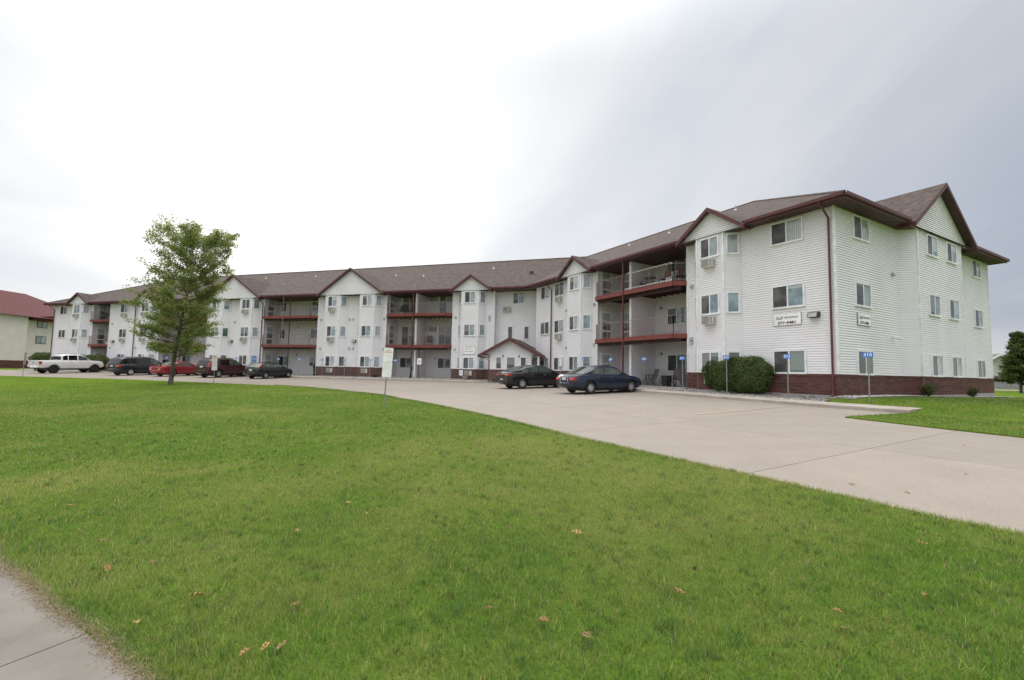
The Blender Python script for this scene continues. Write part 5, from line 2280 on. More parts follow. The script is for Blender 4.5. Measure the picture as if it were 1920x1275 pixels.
coupe = dict(cat='car', paint=paint('paint_red', (0.22, 0.016, 0.018), .1), L=4.70, W=1.78, r=.315, wheels=(-1.30, 1.40), rim='five',
             top=[(-2.35, .72), (-2.30, .96), (-2.1, 1.0), (-1.2, .99), (.9, .93), (1.1, .91), (1.8, .80), (2.15, .70), (2.30, .58), (2.35, .50)],
             bot=[(-2.35, .40), (-2.2, .28), (-1.9, .22), (1.9, .20), (2.2, .24), (2.35, .34)],
             hw=[(-2.35, .70), (-2.2, .82), (-1.9, .87), (1.3, .89), (1.9, .85), (2.2, .75), (2.35, .60)],
             roof=[(-1.75, .98), (-.85, 1.32), (-.45, 1.38), (.0, 1.375), (.32, 1.33), (1.2, .90)], side=[(-1.05, -.50), (-.40, .92)], ws=(.40, 1.14), rw=(-1.66, -.92),
             seams=(-.45, .95), handles=(-.22,), mirror=.74, bumper=(.34, .62), head=.64, plate=(.45, .0),
             tails=[(.36, .86, .72, .87, .0, .16)], extra=[('spoiler', [(-2.36, -2.16, -.72, .72, 1.13, 1.165), (-2.32, -2.2, -.6, -.55, 1.0, 1.13), (-2.32, -2.2, .55, .6, 1.0, 1.13)], None),
                                                         ('reverse_lamp', [(-2.375, -2.33, -.62, -.45, .62, .70), (-2.375, -2.33, .45, .62, .62, .70)], lampw_m)])
coupe['extra'][0] = ('spoiler', coupe['extra'][0][1], coupe['paint'])
pickup = dict(cat='pickup truck', paint=paint('paint_white', (0.66, 0.66, 0.66)), L=5.6, W=2.02, r=.42, wheels=(-1.65, 1.88), rim='six', rimmat=rimdark_m, tw=.28, crown=.01,
              top=[(-2.80, 1.28), (-2.76, 1.33), (-1.2, 1.33), (1.2, 1.30), (1.5, 1.29), (2.3, 1.24), (2.62, 1.18), (2.74, 1.08), (2.80, .90)],
              bot=[(-2.80, .66), (-2.6, .60), (-1.0, .46), (1.2, .46), (2.5, .50), (2.80, .60)],
              hw=[(-2.80, .93), (-2.73, .97), (-1.5, 1.0), (1.8, 1.0), (2.4, .96), (2.7, .90), (2.80, .80)],
              roof=[(-1.08, 1.31), (-.98, 1.80), (-.7, 1.93), (.1, 1.95), (.6, 1.92), (.85, 1.84), (1.62, 1.30)], rs=1, side=[(-.92, -.52), (-.44, .30), (.40, 1.30)], ws=(.92, 1.56), rw=(-1.07, -.99), tumble=.24, tint=2,
              seams=(-1.12, -.42, .36, 1.35), handles=(-.22, .56), mirror=1.15, bumper=(.58, .80), head=1.02, plate=(.62, -.02), bumpermat=signw_m,
              tails=[(.80, 1.0, .95, 1.25, .0, .16)], extra=[('bed_cover', [(-2.70, -1.15, -.84, .84, 1.335, 1.36)], black_plastic), ('emblem', [(-2.83, -2.805, -.06, .06, 1.04, 1.12), (-2.83, -2.805, -.11, .11, 1.065, 1.095)], black_plastic),
                                                             ('mud_flap', [(-2.25, -2.22, -.98, -.70, .25, .70), (-2.25, -2.22, .70, .98, .25, .70)], black_plastic)])
vehicle('navy_sedan', 'navy blue four door sedan parked nose in beside the patio', FR, 9.45, 4.15, navy, rz=R(-1))
vehicle('black_sedan', 'black sedan with chrome door handles parked by the entry porch', FR, 15.75, 4.35, black)
vehicle('dark_hatchback', 'dark two door hatchback with tall red tail lamps beside the maroon suv', FM, 23.3, 4.0, hatch)
vehicle('maroon_suv', 'dark maroon suv parked behind the white notice sign', FM, 28.3, 4.2, suv)
vehicle('red_coupe', 'red coupe with rear spoiler parked behind the tree trunk', FM, 33.7, 4.35, coupe)
vehicle('dark_minivan', 'dark slate minivan with red tail lamps next to the red coupe', FM, 38.55, 4.6, van)
vehicle('white_pickup', 'white crew cab pickup truck with black wheels at the far left', FM, 49.0, 4.7, pickup)

# ================================================================== PATIO AND BALCONY FURNITURE
sling_m = plain('sling_taupe', (0.15, 0.125, 0.115), .8)
sling_b = plain('sling_brown', (0.14, 0.062, 0.045), .8)
wicker_m = noise_mat('wicker_black', (0.008, 0.007, 0.007), (0.03, 0.026, 0.024), scale=40, rough=.7, bump=.6)


def chair(F, u, v, z, ang, label, m_=sling_m, group='patio chairs', name='patio_chair'):
    q = F.xy(u, v)
    o = empty(name, label, 'chair', mat4=Matrix.Translation((q[0], q[1], z)) @ Matrix.Rotation(face_rot(F.n[0], F.n[1]) + ang, 4, 'Z'), group=group)
    b = MB()       # faces -Y
    b.hexa([(-.25, -.26, .42), (.25, -.26, .42), (.25, .22, .38), (-.25, .22, .38), (-.25, -.26, .445), (.25, -.26, .445), (.25, .22, .405), (-.25, .22, .405)])
    link('seat', b.mesh('seat', m_), o, local=True)
    b = MB()
    b.hexa([(-.25, .20, .40), (.25, .20, .40), (.25, .235, .40), (-.25, .235, .40), (-.24, .40, 1.0), (.24, .40, 1.0), (.24, .43, .99), (-.24, .43, .99)])
    link('backrest', b.mesh('backrest', m_), o, local=True)
    for s_ in (-1, 1):
        b = MB()
        x = s_ * .275
        b.tube([(x, -.30, 0), (x, -.27, .40), (x, -.22, .62), (x, .10, .64), (x, .27, .60)], .016, 6)
        link('arm', b.mesh('arm', dark_metal), o, local=True)
        b = MB()
        b.tube([(x, .34, 0), (x, .10, .40), (x, -.26, .43)], .016, 6)
        b.tube([(x, .21, .40), (x, .42, 1.0)], .014, 6)
        link('leg', b.mesh('leg', dark_metal), o, local=True)
    return o


chair(FR, 10.95, -1.0, .03, R(-40), 'leftmost taupe sling patio chair on the ground floor patio by the divider wall')
chair(FR, 10.35, -.55, .03, R(-30), 'second taupe sling patio chair from the divider wall on the ground floor patio')
chair(FR, 9.25, -1.3, .03, R(5), 'taupe sling patio chair behind the black wicker bin under the patio window')
chair(FR, 8.2, -.6, .03, R(50), 'rightmost taupe sling patio chair beside the brick pier')
q = FR.xy(9.0, -.35)
o = empty('wicker_bin', 'square black wicker bin between the ground floor patio chairs', 'bin', mat4=Matrix.Translation((q[0], q[1], .03)) @ Matrix.Rotation(TH, 4, 'Z'))
b = MB()
b.hexa([(-.18, -.18, 0), (.18, -.18, 0), (.18, .18, 0), (-.18, .18, 0), (-.21, -.21, .56), (.21, -.21, .56), (.21, .21, .56), (-.21, .21, .56)])
link('bin_body', b.mesh('bin_body', wicker_m), o, local=True)
b = MB()
b.box(-.225, .225, -.225, .225, .561, .60)
link('lid', b.mesh('lid', black_plastic), o, local=True)


def side_table(F, u, v, z, r, h, label, m_, name='side_table'):
    q = F.xy(u, v)
    o = empty(name, label, 'table', (q[0], q[1], z))
    b = MB()
    b.tube([(0, 0, h - .03), (0, 0, h)], r, 14)
    link('table_top', b.mesh('table_top', m_), o, local=True)
    for k in range(4):
        t = k * math.pi / 2 + .6
        b = MB()
        b.tube([(r * .8 * math.cos(t), r * .8 * math.sin(t), 0), (r * .6 * math.cos(t), r * .6 * math.sin(t), h - .03)], .014, 5)
        link('leg', b.mesh('leg', dark_metal), o, local=True)
    return o


side_table(FR, 8.6, -.3, .03, .24, .45, 'small round dark table on the ground floor patio beside the bin', dark_metal)
# patio slab
for F, u0, u1 in ((FR, 7.2, 14.64), (FM, 7.23, 14.02), (FM, 21.68, 28.39), (FM, 35.92, 42.8), (FM, 50.89, 53.76)):
    b = MB()
    b.fbox(F, u0, u1, D2, .25, -.2, .025)
    bld(b, 'patio_slab', curb_m)
Z3, Z2 = 2 * F1 + .055, F1 + .055
chair(FR, 7.95, -.35, Z3, R(55), 'brown sling chair at the right end of the top balcony of the near wing', sling_b, 'balcony chairs', 'balcony_chair')
chair(FR, 8.9, -.25, Z3, R(10), 'brown sling chair next to the white cushion on the near wing top balcony', sling_b, 'balcony chairs', 'balcony_chair')
side_table(FR, 10.0, -.1, Z3, .38, .66, 'round plum covered table on the top balcony of the near wing', plain('plum_cloth', (.075, .02, .03), .8), 'balcony_table')
chair(FR, 10.75, -.4, Z3, R(-40), 'dark chair left of the plum table on the near wing top balcony', plain('sling_dark', (.03, .02, .03), .8), 'balcony chairs', 'balcony_chair')
q = FR.xy(8.4, -.1)
o = empty('cushion', 'pale lavender cushion chair between the brown chairs on the top balcony', 'cushion', mat4=Matrix.Translation((q[0], q[1], Z3)) @ Matrix.Rotation(face_rot(*N), 4, 'Z'))
lav = plain('lavender_cloth', (.42, .40, .46), .9)
b = MB()
b.box(-.22, .22, -.22, .22, .12, .40)
link('seat', b.mesh('seat', lav), o, local=True)
b = MB()
b.hexa([(-.22, .18, .40), (.22, .18, .40), (.22, .25, .40), (-.22, .25, .40), (-.2, .28, .82), (.2, .28, .82), (.2, .34, .8), (-.2, .34, .8)])
link('backrest', b.mesh('backrest', lav), o, local=True)
for k in range(4):
    b = MB()
    b.box(*sorted(((-1, 1)[k % 2] * .2, (-1, 1)[k % 2] * .17)), *sorted(((-1, 1)[k // 2] * .2, (-1, 1)[k // 2] * .17)), 0, .12)
    link('leg', b.mesh('leg', dark_metal), o, local=True)
# garland along the top balcony rail and deck edge
b = MB()
r_ = random.Random(4)
pts = []
for k in range(30):
    t = k / 29
    u = 11.2 + (7.75 - 11.2) * t
    pts.append(FR.p(u, .60, Z3 + 1.04 + .03 * math.sin(k * 2.1)))
go = empty('string_lights', 'white string lights strung along the top balcony rail of the near wing', 'string lights', pts[0])
b.tube(pts, .006, 4)
b.build('wire', black_plastic, go)
b = MB()
for k in range(0, 30):
    x, y, z = pts[k]
    b.tube([(x, y, z - .05), (x, y, z - .02), (x, y, z + .02)], [.008, .026, .010], 6)
for k in range(34):
    t = k / 33
    x, y, z = FR.p(11.3 + (7.75 - 11.3) * t, .655, Z3 + .05)
    b.tube([(x, y, z - .02), (x, y, z + .02), (x, y, z + .05)], [.012, .028, .010], 6)
b.build('bulbs', signw_m, go)
chair(FM, 12.2, -1.2, Z3, R(-20), 'dark chair on the top balcony of the long wing left of the divider', MATS['sling_dark'], 'balcony chairs', 'balcony_chair')
chair(FM, 12.9, -.9, Z3, R(15), 'second dark chair on the top balcony of the long wing, by the side door', MATS['sling_dark'], 'balcony chairs', 'balcony_chair')
chair(FM, 10.1, -1.2, Z2, R(25), 'taupe wicker chair on the middle balcony of the long wing right of the divider', sling_m, 'balcony chairs', 'balcony_chair')
chair(FM, 52.9, -.5, Z3, R(-10), 'dark purple draped chair on the small top balcony at the far left', plain('purple_cloth', (.035, .015, .035), .9), 'balcony chairs', 'balcony_chair')
q = FM.xy(51.4, -.2)
o = empty('white_pot', 'small white pot on the middle balcony at the far left', 'pot', (q[0], q[1], Z2))
b = MB()
b.tube([(0, 0, 0), (0, 0, .25), (0, 0, .3)], [.12, .17, .18], 10)
link('pot', b.mesh('pot', signw_m), o, local=True)

# ================================================================== VEGETATION


def leaf_material(name, c1, c2, c3, trans=.35):
    m, t, b = new_mat(name)
    L = t.links.new
    gi = t.nodes.new('ShaderNodeNewGeometry')
    rp = t.nodes.new('ShaderNodeValToRGB')
    rp.color_ramp.elements[0].color = (*c1, 1)
    rp.color_ramp.elements[1].color = (*c3, 1)
    e_ = rp.color_ramp.elements.new(.6)
    e_.color = (*c2, 1)
    L(gi.outputs['Random Per Island'], rp.inputs[0])
    L(rp.outputs[0], b.inputs['Base Color'])
    b.inputs['Roughness'].default_value = .6
    b.inputs['Specular IOR Level'].default_value = .25
    tr = t.nodes.new('ShaderNodeBsdfTranslucent')
    L(rp.outputs[0], tr.inputs['Color'])
    mx = t.nodes.new('ShaderNodeMixShader')
    mx.inputs[0].default_value = trans
    L(b.outputs[0], mx.inputs[1])
    L(tr.outputs[0], mx.inputs[2])
    L(mx.outputs[0], t.nodes['Material Output'].inputs['Surface'])
    return m


maple_m = leaf_material('maple_leaf', (0.15, 0.22, 0.075), (0.25, 0.31, 0.095), (0.50, 0.46, 0.16), .52)
yew_m = leaf_material('yew_leaf', (0.040, 0.085, 0.026), (0.095, 0.155, 0.045), (0.21, 0.21, 0.065), .35)
autumn_m = leaf_material('turning_leaf', (0.045, 0.075, 0.018), (0.085, 0.10, 0.022), (0.20, 0.115, 0.03))
dark_tree_m = leaf_material('dark_tree_leaf', (0.045, 0.080, 0.025), (0.085, 0.125, 0.032), (0.18, 0.16, 0.042), .35)
spruce_m = leaf_material('spruce_needle', (0.014, 0.034, 0.022), (0.026, 0.052, 0.034), (0.04, 0.065, 0.04), .15)
core_m = plain('shrub_inner_twigs', (0.018, 0.022, 0.010), .95)


def leaves_mesh(name, P, Nn, size, mat, rg, jitter=.9, aspect=.62):
    """one kite-shaped leaf per point; P points, Nn preferred normals"""
    n_ = len(P)
    nr = Nn + rg.normal(0, jitter, (n_, 3))
    nr /= np.linalg.norm(nr, axis=1)[:, None] + 1e-9
    t = np.cross(nr, rg.normal(0, 1, (n_, 3)))
    t /= np.linalg.norm(t, axis=1)[:, None] + 1e-9
    s2 = np.cross(nr, t)
    sz = size * rg.uniform(.6, 1.35, n_)[:, None]
    V = np.empty((n_, 4, 3))
    V[:, 0] = P - t * sz * .5
    V[:, 1] = P + s2 * sz * aspect * .5 + nr * sz * .08
    V[:, 2] = P + t * sz * .5
    V[:, 3] = P - s2 * sz * aspect * .5 + nr * sz * .08
    me = bpy.data.meshes.new(name)
    me.vertices.add(n_ * 4)
    me.vertices.foreach_set('co', V.ravel())
    me.loops.add(n_ * 4)
    me.loops.foreach_set('vertex_index', np.arange(n_ * 4))
    me.polygons.add(n_)
    me.polygons.foreach_set('loop_start', np.arange(n_) * 4)
    me.polygons.foreach_set('loop_total', np.full(n_, 4))
    me.update()
    me.validate()
    me.materials.append(mat)
    return me


def grow_tree(name, label, xy, H, trunk_r, crown_fn, z0, nb, leaf_n, leaf_size, mat, seed, cat='tree', up=.75, lean=(0, 0), group=None, twig=.30, sub=7, leafspread=.30, base=None, leader=False, lexp=2.0):
    """trunk, limbs and twigs, leaves clustered round the twigs; crown_fn(z) gives the crown radius"""
    rg = np.random.default_rng(seed)
    zb = gz(*xy) if base is None else base
    o = empty(name, label, cat, (xy[0], xy[1], zb), group=group)
    b = MB()
    tp = []
    for k in range(11):
        t = k / 10
        tp.append((lean[0] * t ** lexp + rg.normal(0, .03) * (k > 1), lean[1] * t ** lexp + rg.normal(0, .03) * (k > 1), t * H * .93))
    b.tube([(0, 0, -.15)] + tp, [trunk_r * 1.35] + [max(trunk_r * (1 - .93 * (k / 10)) * (1.15 if k == 0 else 1), .012) for k in range(11)], 9)
    tpn = np.array(tp)
    pts, nrm = [], []
    for i in range(nb):
        t = (i + rg.uniform(0, 1)) / nb
        z = z0 + (H * .95 - z0) * t ** .9
        bx, by = np.interp(z, tpn[:, 2], tpn[:, 0]), np.interp(z, tpn[:, 2], tpn[:, 1])
        th = i * 2.399 + rg.normal(0, .35)
        Rr = crown_fn(z + .3) * rg.uniform(.72, 1.08)
        rise = Rr * (up * (.35 + 1.5 * t ** 1.6) if leader else up) * rg.uniform(.5, 1.15)
        if leader and t > .6:
            Rr *= rg.uniform(.65, 1.05)
        ztip = min(z + rise, H)
        tip = np.array([bx + Rr * math.cos(th), by + Rr * math.sin(th), ztip])
        st = np.array([bx, by, z])
        mid_ = st + (tip - st) * .5 + np.array([rg.normal(0, .08), rg.normal(0, .08), -rise * .10])
        r0 = max(trunk_r * .36 * (1 - t * .7), .012)
        b.tube([tuple(st), tuple(mid_), tuple(tip)], [r0, r0 * .6, .006], 5, cap=False)
        for s_ in range(sub):
            tt = rg.uniform(.28, 1.0)
            p = st + (mid_ - st) * min(tt * 2, 1) + (tip - mid_) * max(tt * 2 - 1, 0)
            d = rg.normal(0, 1, 3)
            d[2] = abs(d[2]) * .6 + .1
            d += (tip - st) / (np.linalg.norm(tip - st) + 1e-6) * .8
            d /= np.linalg.norm(d)
            ln = twig * Rr * rg.uniform(.5, 1.2) * (1.15 - .4 * tt)
            e_ = p + d * ln
            b.tube([tuple(p), tuple(e_)], [.008, .003], 3, cap=False)
            m_ = max(2, int(leaf_n / (nb * sub)))
            f = rg.uniform(.15, 1.1, m_)
            cl = p[None] + (e_ - p)[None] * f[:, None] + rg.normal(0, leafspread * .5, (m_, 3)) * np.array([1, 1, .7])
            pts.append(cl)
            nn = np.tile(np.array([d[0] * .3, d[1] * .3, .9]), (m_, 1))
            nrm.append(nn)
    link('trunk', b.mesh('trunk', bark, True), o, local=True)
    P_ = np.concatenate(pts)
    me = leaves_mesh('crown', P_, np.concatenate(nrm), leaf_size, mat, rg)
    link('crown', me, o, local=True)
    return o


def maple_r(z):
    return float(np.interp(z, [1.6, 2.2, 3.5, 5.5, 7.2, 8.6, 9.8, 10.7], [1.4, 2.0, 2.3, 2.45, 2.6, 2.75, 2.5, 1.7]))


grow_tree('maple_tree', 'young green maple standing on the lawn in front of the long wing', (-22.72, 30.24), 10.4, .135, maple_r, 1.8, 80, 58000, .11, maple_m, 17, up=.72, lean=(1.0, .3), sub=12, twig=.38, leafspread=.25, leader=True, lexp=1.15)


def pear_r(z):
    return float(np.interp(z, [.7, 1.1, 2.0, 3.2, 4.6, 5.6, 6.2], [1.05, 1.5, 1.6, 1.15, .55, .22, .08]))


grow_tree('ornamental_tree', 'dense pointed dark green tree at the right edge beyond the end wall', (48.75, 43.3), 6.0, .12, pear_r, .75, 84, 42000, .17, dark_tree_m, 5, up=.25, sub=9, twig=.36, leafspread=.26)
grow_tree('street_tree', 'second dark green tree cut by the right edge of the picture', (61.5, 50.5), 5.2, .13, pear_r, 1.0, 30, 9000, .24, dark_tree_m, 6, up=.4, sub=7, twig=.4, leafspread=.4)
grow_tree('background_tree', 'yellow green treetop showing above the roof behind the maple', (-52.5, 80.5), 13.6, .25, lambda z: float(np.interp(z, [3, 6, 10, 12.5, 13.8], [3, 4.5, 4.2, 2.5, .5])), 4, 30, 9000, .38, autumn_m, 8, up=.5, sub=7, twig=.4, leafspread=.6)


def spruce(name, label, xy, H, rad, seed):
    rg = np.random.default_rng(seed)
    o = empty(name, label, 'tree', (xy[0], xy[1], gz(*xy)))
    b = MB()
    b.tube([(0, 0, -.1), (0, 0, H * .95)], [.16, .015], 8)
    pts, nn = [], []
    n_ = 150
    for i in range(n_):
        t = i / n_
        z = .25 + (H - .3) * t
        Rr = rad * (1 - t) ** .85 * rg.uniform(.8, 1.1) + .06
        th = i * 2.399
        d = np.array([math.cos(th), math.sin(th), -.12 + .5 * t])
        b.tube([(0, 0, z), tuple(np.array([0, 0, z]) + d * Rr)], [.02, .004], 4, cap=False)
        m_ = int(60 * (Rr / rad) + 12)
        f = rg.uniform(.1, 1.02, m_)
        side = np.array([-d[1], d[0], 0])
        pts.append(np.array([0, 0, z])[None] + d[None] * (Rr * f)[:, None] + side[None] * (rg.normal(0, .12, m_) * (1.1 - f * .6) * Rr / rad * 2)[:, None] + rg.normal(0, .04, (m_, 3)))
        nn.append(np.tile([0, 0, 1.0], (m_, 1)))
    link('trunk', b.mesh('trunk', bark), o, local=True)
    link('crown', leaves_mesh('crown', np.concatenate(pts), np.concatenate(nn), .22, spruce_m, rg, jitter=.5, aspect=.35), o, local=True)


spruce('spruce_tree', 'dark blue green spruce cut by the left edge of the picture', (-56.3, 47.9), 3.6, 1.5, 4)


def shrub(name, label, xy, zb, a_, b_, h, n_, size, seed, mat=yew_m, cat='shrub', group=None, rot=0.0, power=3.0, floor=.12):
    """clipped shrub: rounded-box shell of small leaves round a dark twiggy core"""
    rg = np.random.default_rng(seed)
    o = empty(name, label, cat, (xy[0], xy[1], zb), rot, group=group)
    d = rg.normal(0, 1, (n_, 3))
    d /= np.linalg.norm(d, axis=1)[:, None]
    k = (np.abs(d[:, 0]) ** power + np.abs(d[:, 1]) ** power + np.abs(d[:, 2]) ** power) ** (1 / power)
    S = d / k[:, None]
    lump = 1 + .07 * np.sin(S[:, 0] * 7 + 1) * np.sin(S[:, 2] * 6) + .03 * np.sin(S[:, 1] * 9 + S[:, 0] * 5)
    depth = 1 - np.abs(rg.normal(0, .055, n_))
    depth = np.where(rg.random(n_) < .08, 1 + rg.uniform(0, .09, n_), depth)
    P_ = S * (lump * depth)[:, None] * np.array([a_, b_, h / 2]) + np.array([0, 0, h / 2 + floor])
    # undercut: narrower towards the ground
    tz = np.clip((P_[:, 2] - floor) / (h * .35), 0, 1)
    P_[:, :2] *= (.78 + .22 * tz)[:, None]
    me = leaves_mesh('foliage', P_, S * 1.0 + np.array([0, 0, .25]), size, mat, rg, jitter=.6)
    link('foliage', me, o, local=True)
    c = MB()
    nu, nv = 14, 9
    for j in range(nv + 1):
        ph = -math.pi / 2 + math.pi * j / nv
        for i in range(nu):
            t = 2 * math.pi * i / nu
            dd = np.array([math.cos(ph) * math.cos(t), math.cos(ph) * math.sin(t), math.sin(ph)])
            kk = (np.abs(dd) ** power).sum() ** (1 / power)
            q_ = dd / kk * np.array([a_, b_, h / 2]) * .86
            zz = q_[2] + h / 2 + floor
            w_ = .78 + .22 * min(max((zz - floor) / (h * .35), 0), 1)
            c.v.append((q_[0] * w_, q_[1] * w_, zz))
    for j in range(nv):
        for i in range(nu):
            c.f.append((j * nu + i, j * nu + (i + 1) % nu, (j + 1) * nu + (i + 1) % nu, (j + 1) * nu + i))
            c.mi.append(0)
    for k in range(5):
        c.tube([(.1 * math.cos(k * 1.3), .1 * math.sin(k * 1.3), -.1), (.35 * a_ * math.cos(k * 1.3), .35 * b_ * math.sin(k * 1.3), floor + .4)], [.03, .02], 5)
    link('core', c.mesh('core', core_m), o, local=True)
    return o


def bz(F, u, v):
    return bed_z(F, u, v)


q = FR.xy(4.80, .46)
shrub('clipped_shrub', 'left and lower of the two merged clipped green shrubs under the bay', q, bz(FR, 4.85, .6), 0.98, .48, 1.48, 16000, .066, 21, group='clipped shrubs by the bay', rot=TH, power=3.2, floor=.08)
q = FR.xy(3.60, .46)
shrub('clipped_shrub', 'right and larger of the two merged clipped green shrubs under the bay', q, bz(FR, 3.35, .6), 1.12, .50, 1.62, 20000, .066, 22, group='clipped shrubs by the bay', rot=TH, power=3.2, floor=.08)
q = FM.xy(50.2, 1.6)
shrub('round_hedge', 'dark green hedge between the white pickup and the minivan', q, gz(*q), 1.9, .9, 1.75, 7000, .12, 23, mat=dark_tree_m, rot=THM, power=2.5)
for k, (x, y, a_, h, lb) in enumerate(((-62.5, 60.5, 1.6, 2.0, 'large dark shrub behind the tailgate of the white pickup'), (-60.2, 61.5, 1.3, 2.3, 'upright olive shrub at the left corner of the white building'))):
    shrub('foundation_shrub', lb, (x, y), gz(x, y), a_, 1.2, h, 5000, .13, 30 + k, mat=(dark_tree_m, autumn_m)[k], power=2.2, group='foundation shrubs by the pickup')


def bushlet(xy, zb, h, r, label, seed, mat, name='small_plant', n_=900, size=.06):
    rg = np.random.default_rng(seed)
    o = empty(name, label, 'plant', (xy[0], xy[1], zb), group='small plants along the walls')
    b = MB()
    pts, nn = [], []
    for k in range(26):
        th, rr = rg.uniform(0, 6.28), rg.uniform(.2, 1) * r
        e_ = np.array([rr * math.cos(th), rr * math.sin(th), h * rg.uniform(.6, 1.05) * (1 - .35 * rr / r)])
        b.tube([(0, 0, 0), tuple(e_ * np.array([.5, .5, .6])), tuple(e_)], [.008, .006, .003], 4, cap=False)
        m_ = n_ // 26
        f = rg.uniform(.3, 1.05, m_)
        pts.append(e_[None] * f[:, None] + rg.normal(0, .035, (m_, 3)))
        nn.append(np.tile([e_[0], e_[1], .4], (m_, 1)))
    link('stems', b.mesh('stems', bark), o, local=True)
    link('foliage', leaves_mesh('foliage', np.concatenate(pts), np.concatenate(nn), size, mat, rg), o, local=True)


for u, lb, h in ((6.25, 'small dark bush against the brick at the start of the end wall bump out', .70), (11.7, 'small dark bush against the brick near the far end of the end wall', .60)):
    q = FE.xy(u, .75)
    bushlet(q, bed_ze(FE, u, .5), h, .36, lb, 40 + int(u), dark_tree_m, 'small_bush')
q = FM.xy(14.6, .55)
bushlet(q, bz(FM, 14.6, .55), .32, .35, 'low yellow green plant at the brick foot behind the white notice sign', 51, autumn_m)

# ================================================================== NEIGHBOURING BUILDINGS
NBO = empty('neighbour_building', 'cream apartment building with dark red hip roof at the far left', 'building', (-75, 66, 0))


def nb(b, name, m_):
    return b.build(name, m_, NBO)


FN = Frame(np.array([-75.0, 40.0]), np.array([0.0, 1.0]), np.array([1.0, 0.0]))
for (u0, u1, v) in ((0, 29.6, 0.0), (29.6, 44, -.9)):
    b = MB()
    zz = .95
    while zz < 7.6:
        b.add([FN.p(u0, v + .018, zz), FN.p(u1, v + .018, zz), FN.p(u1, v + .002, zz + .2), FN.p(u0, v + .002, zz + .2), FN.p(u0, v, zz), FN.p(u1, v, zz)], [(0, 1, 2, 3), (4, 5, 1, 0)])
        zz += .2
    nb(b, 'wall', tan_m)
    b = MB()
    b.fbox(FN, u0, u1, v - .3, v + .07, -.6, .95)
    me = b.mesh('brick_base', brick_m)
    link('brick_base', me, NBO)
b = MB()
b.fbox(FN, 29.55, 29.65, -.9, .0, .0, 7.7)
b.poly([FN.p(0, 0, -.5), FN.p(0, -16, -.5), FN.p(0, -16, 7.7), FN.p(0, 0, 7.7)])
b.poly([FN.p(44, -.9, -.5), FN.p(44, -16, -.5), FN.p(44, -16, 7.7), FN.p(44, -.9, 7.7)])
b.poly([FN.p(0, -16, -.5), FN.p(44, -16, -.5), FN.p(44, -16, 7.7), FN.p(0, -16, 7.7)])
nb(b, 'side_wall', tan_m)
b = MB()
Zr, Ze = 12.3, 7.7
e_ = [FN.p(-.7, .7, Ze), FN.p(30.2, .7, Ze), FN.p(44.7, -.2, Ze), FN.p(44.7, -16.7, Ze), FN.p(-.7, -16.7, Ze)]
r0, r1 = FN.p(8, -8, Zr), FN.p(36.2, -8, Zr)
b.poly([e_[0], e_[1], r1, r0])
b.poly([e_[1], e_[2], r1])
b.poly([e_[2], e_[3], r1])
b.poly([e_[3], e_[4], r0, r1])
b.poly([e_[4], e_[0], r0])
nroof = nb(b, 'roof', redroof)
b = MB()
b.poly([FN.p(-.7, .7, Ze - .02), FN.p(30.2, .7, Ze - .02), FN.p(44.7, -.2, Ze - .02), FN.p(44.7, -16.7, Ze - .02), FN.p(-.7, -16.7, Ze - .02)])
nb(b, 'soffit', dkbrown)
# steep red shingled gable over the recessed part
b = MB()
b.hexa([FN.p(30.0, -.85, 7.30), FN.p(44.4, -.85, 7.30), FN.p(44.4, .30, 7.30), FN.p(30.0, .30, 7.30), FN.p(30.05, -.85, 7.74), FN.p(44.4, -.85, 10.3), FN.p(44.4, .10, 10.3), FN.p(30.05, .30, 7.74)])
nb(b, 'red_gable', redroof)
b = MB()
b.fbox(FN, 20, 20.4, -5.0, -4.6, 9.9, 10.35)
b.build('roof_vent', gray_metal, nroof)
for u, v in ((32.6, -.9), (12.0, 0), (17.5, 0), (5, 0)):
    for z in (1.05, 3.75, 6.3):
        b = MB()
        b.cur = 0
        b.fbox(FN, u - .8, u + .8, v, v + .06, z - .05, z + 1.2)
        o = nb(b, 'window', dkbrown)
        b = MB()
        b.fbox(FN, u - .72, u - .05, v + .061, v + .066, z + .03, z + 1.12)
        b.build('pane', G_GREEN, o)
        b = MB()
        b.fbox(FN, u + .05, u + .72, v + .061, v + .066, z + .03, z + 1.12)
        b.build('pane', G_BLIND, o)
b = MB()
b.fbox(FN, 38.6, 39.6, -.9, -.65, 5.4, 5.75)
nb(b, 'floodlight', dkbrown)

# garage house beyond the end wall
HX, HY = 76.0, 70.0
HO = empty('garage_house', 'pale house with white gable trim behind the tree at the far right', 'house', (HX, HY, gz(HX, HY)))
hd_ = math.atan2(-HX, HY)


def hpart(b, name, m_, parent=None):
    return link(name, b.mesh(name, m_), parent or HO, local=True)


HO.rotation_euler = (0, 0, hd_ * .65)
b = MB()
b.box(-3.4, 5.0, 0, 10, -.5, 2.9)
hpart(b, 'wall', far_white)
b = MB()
b.poly([(-3.4, -.01, 2.9), (3.0, -.01, 2.9), (-.2, -.01, 5.3)])
hpart(b, 'gable_wall', far_white)
b = MB()
for s_ in (-1, 1):
    b.hexa([(-.2, -.5, 5.35), (-.2 + s_ * 3.9, -.5, 2.55), (-.2 + s_ * 3.9, 10.4, 2.55), (-.2, 10.4, 5.35), (-.2, -.5, 5.5), (-.2 + s_ * 3.9, -.5, 2.7), (-.2 + s_ * 3.9, 10.4, 2.7), (-.2, 10.4, 5.5)])
b.hexa([(2.5, -.3, 2.9), (6.2, -.3, 2.7), (6.2, 10.3, 2.7), (2.5, 10.3, 2.9), (2.5, 3, 4.2), (6.2, 3, 4.0), (6.2, 8, 4.0), (2.5, 8, 4.2)])
hr = hpart(b, 'roof', plain('house_roof_grey', (.12, .115, .11), .9))
b = MB()
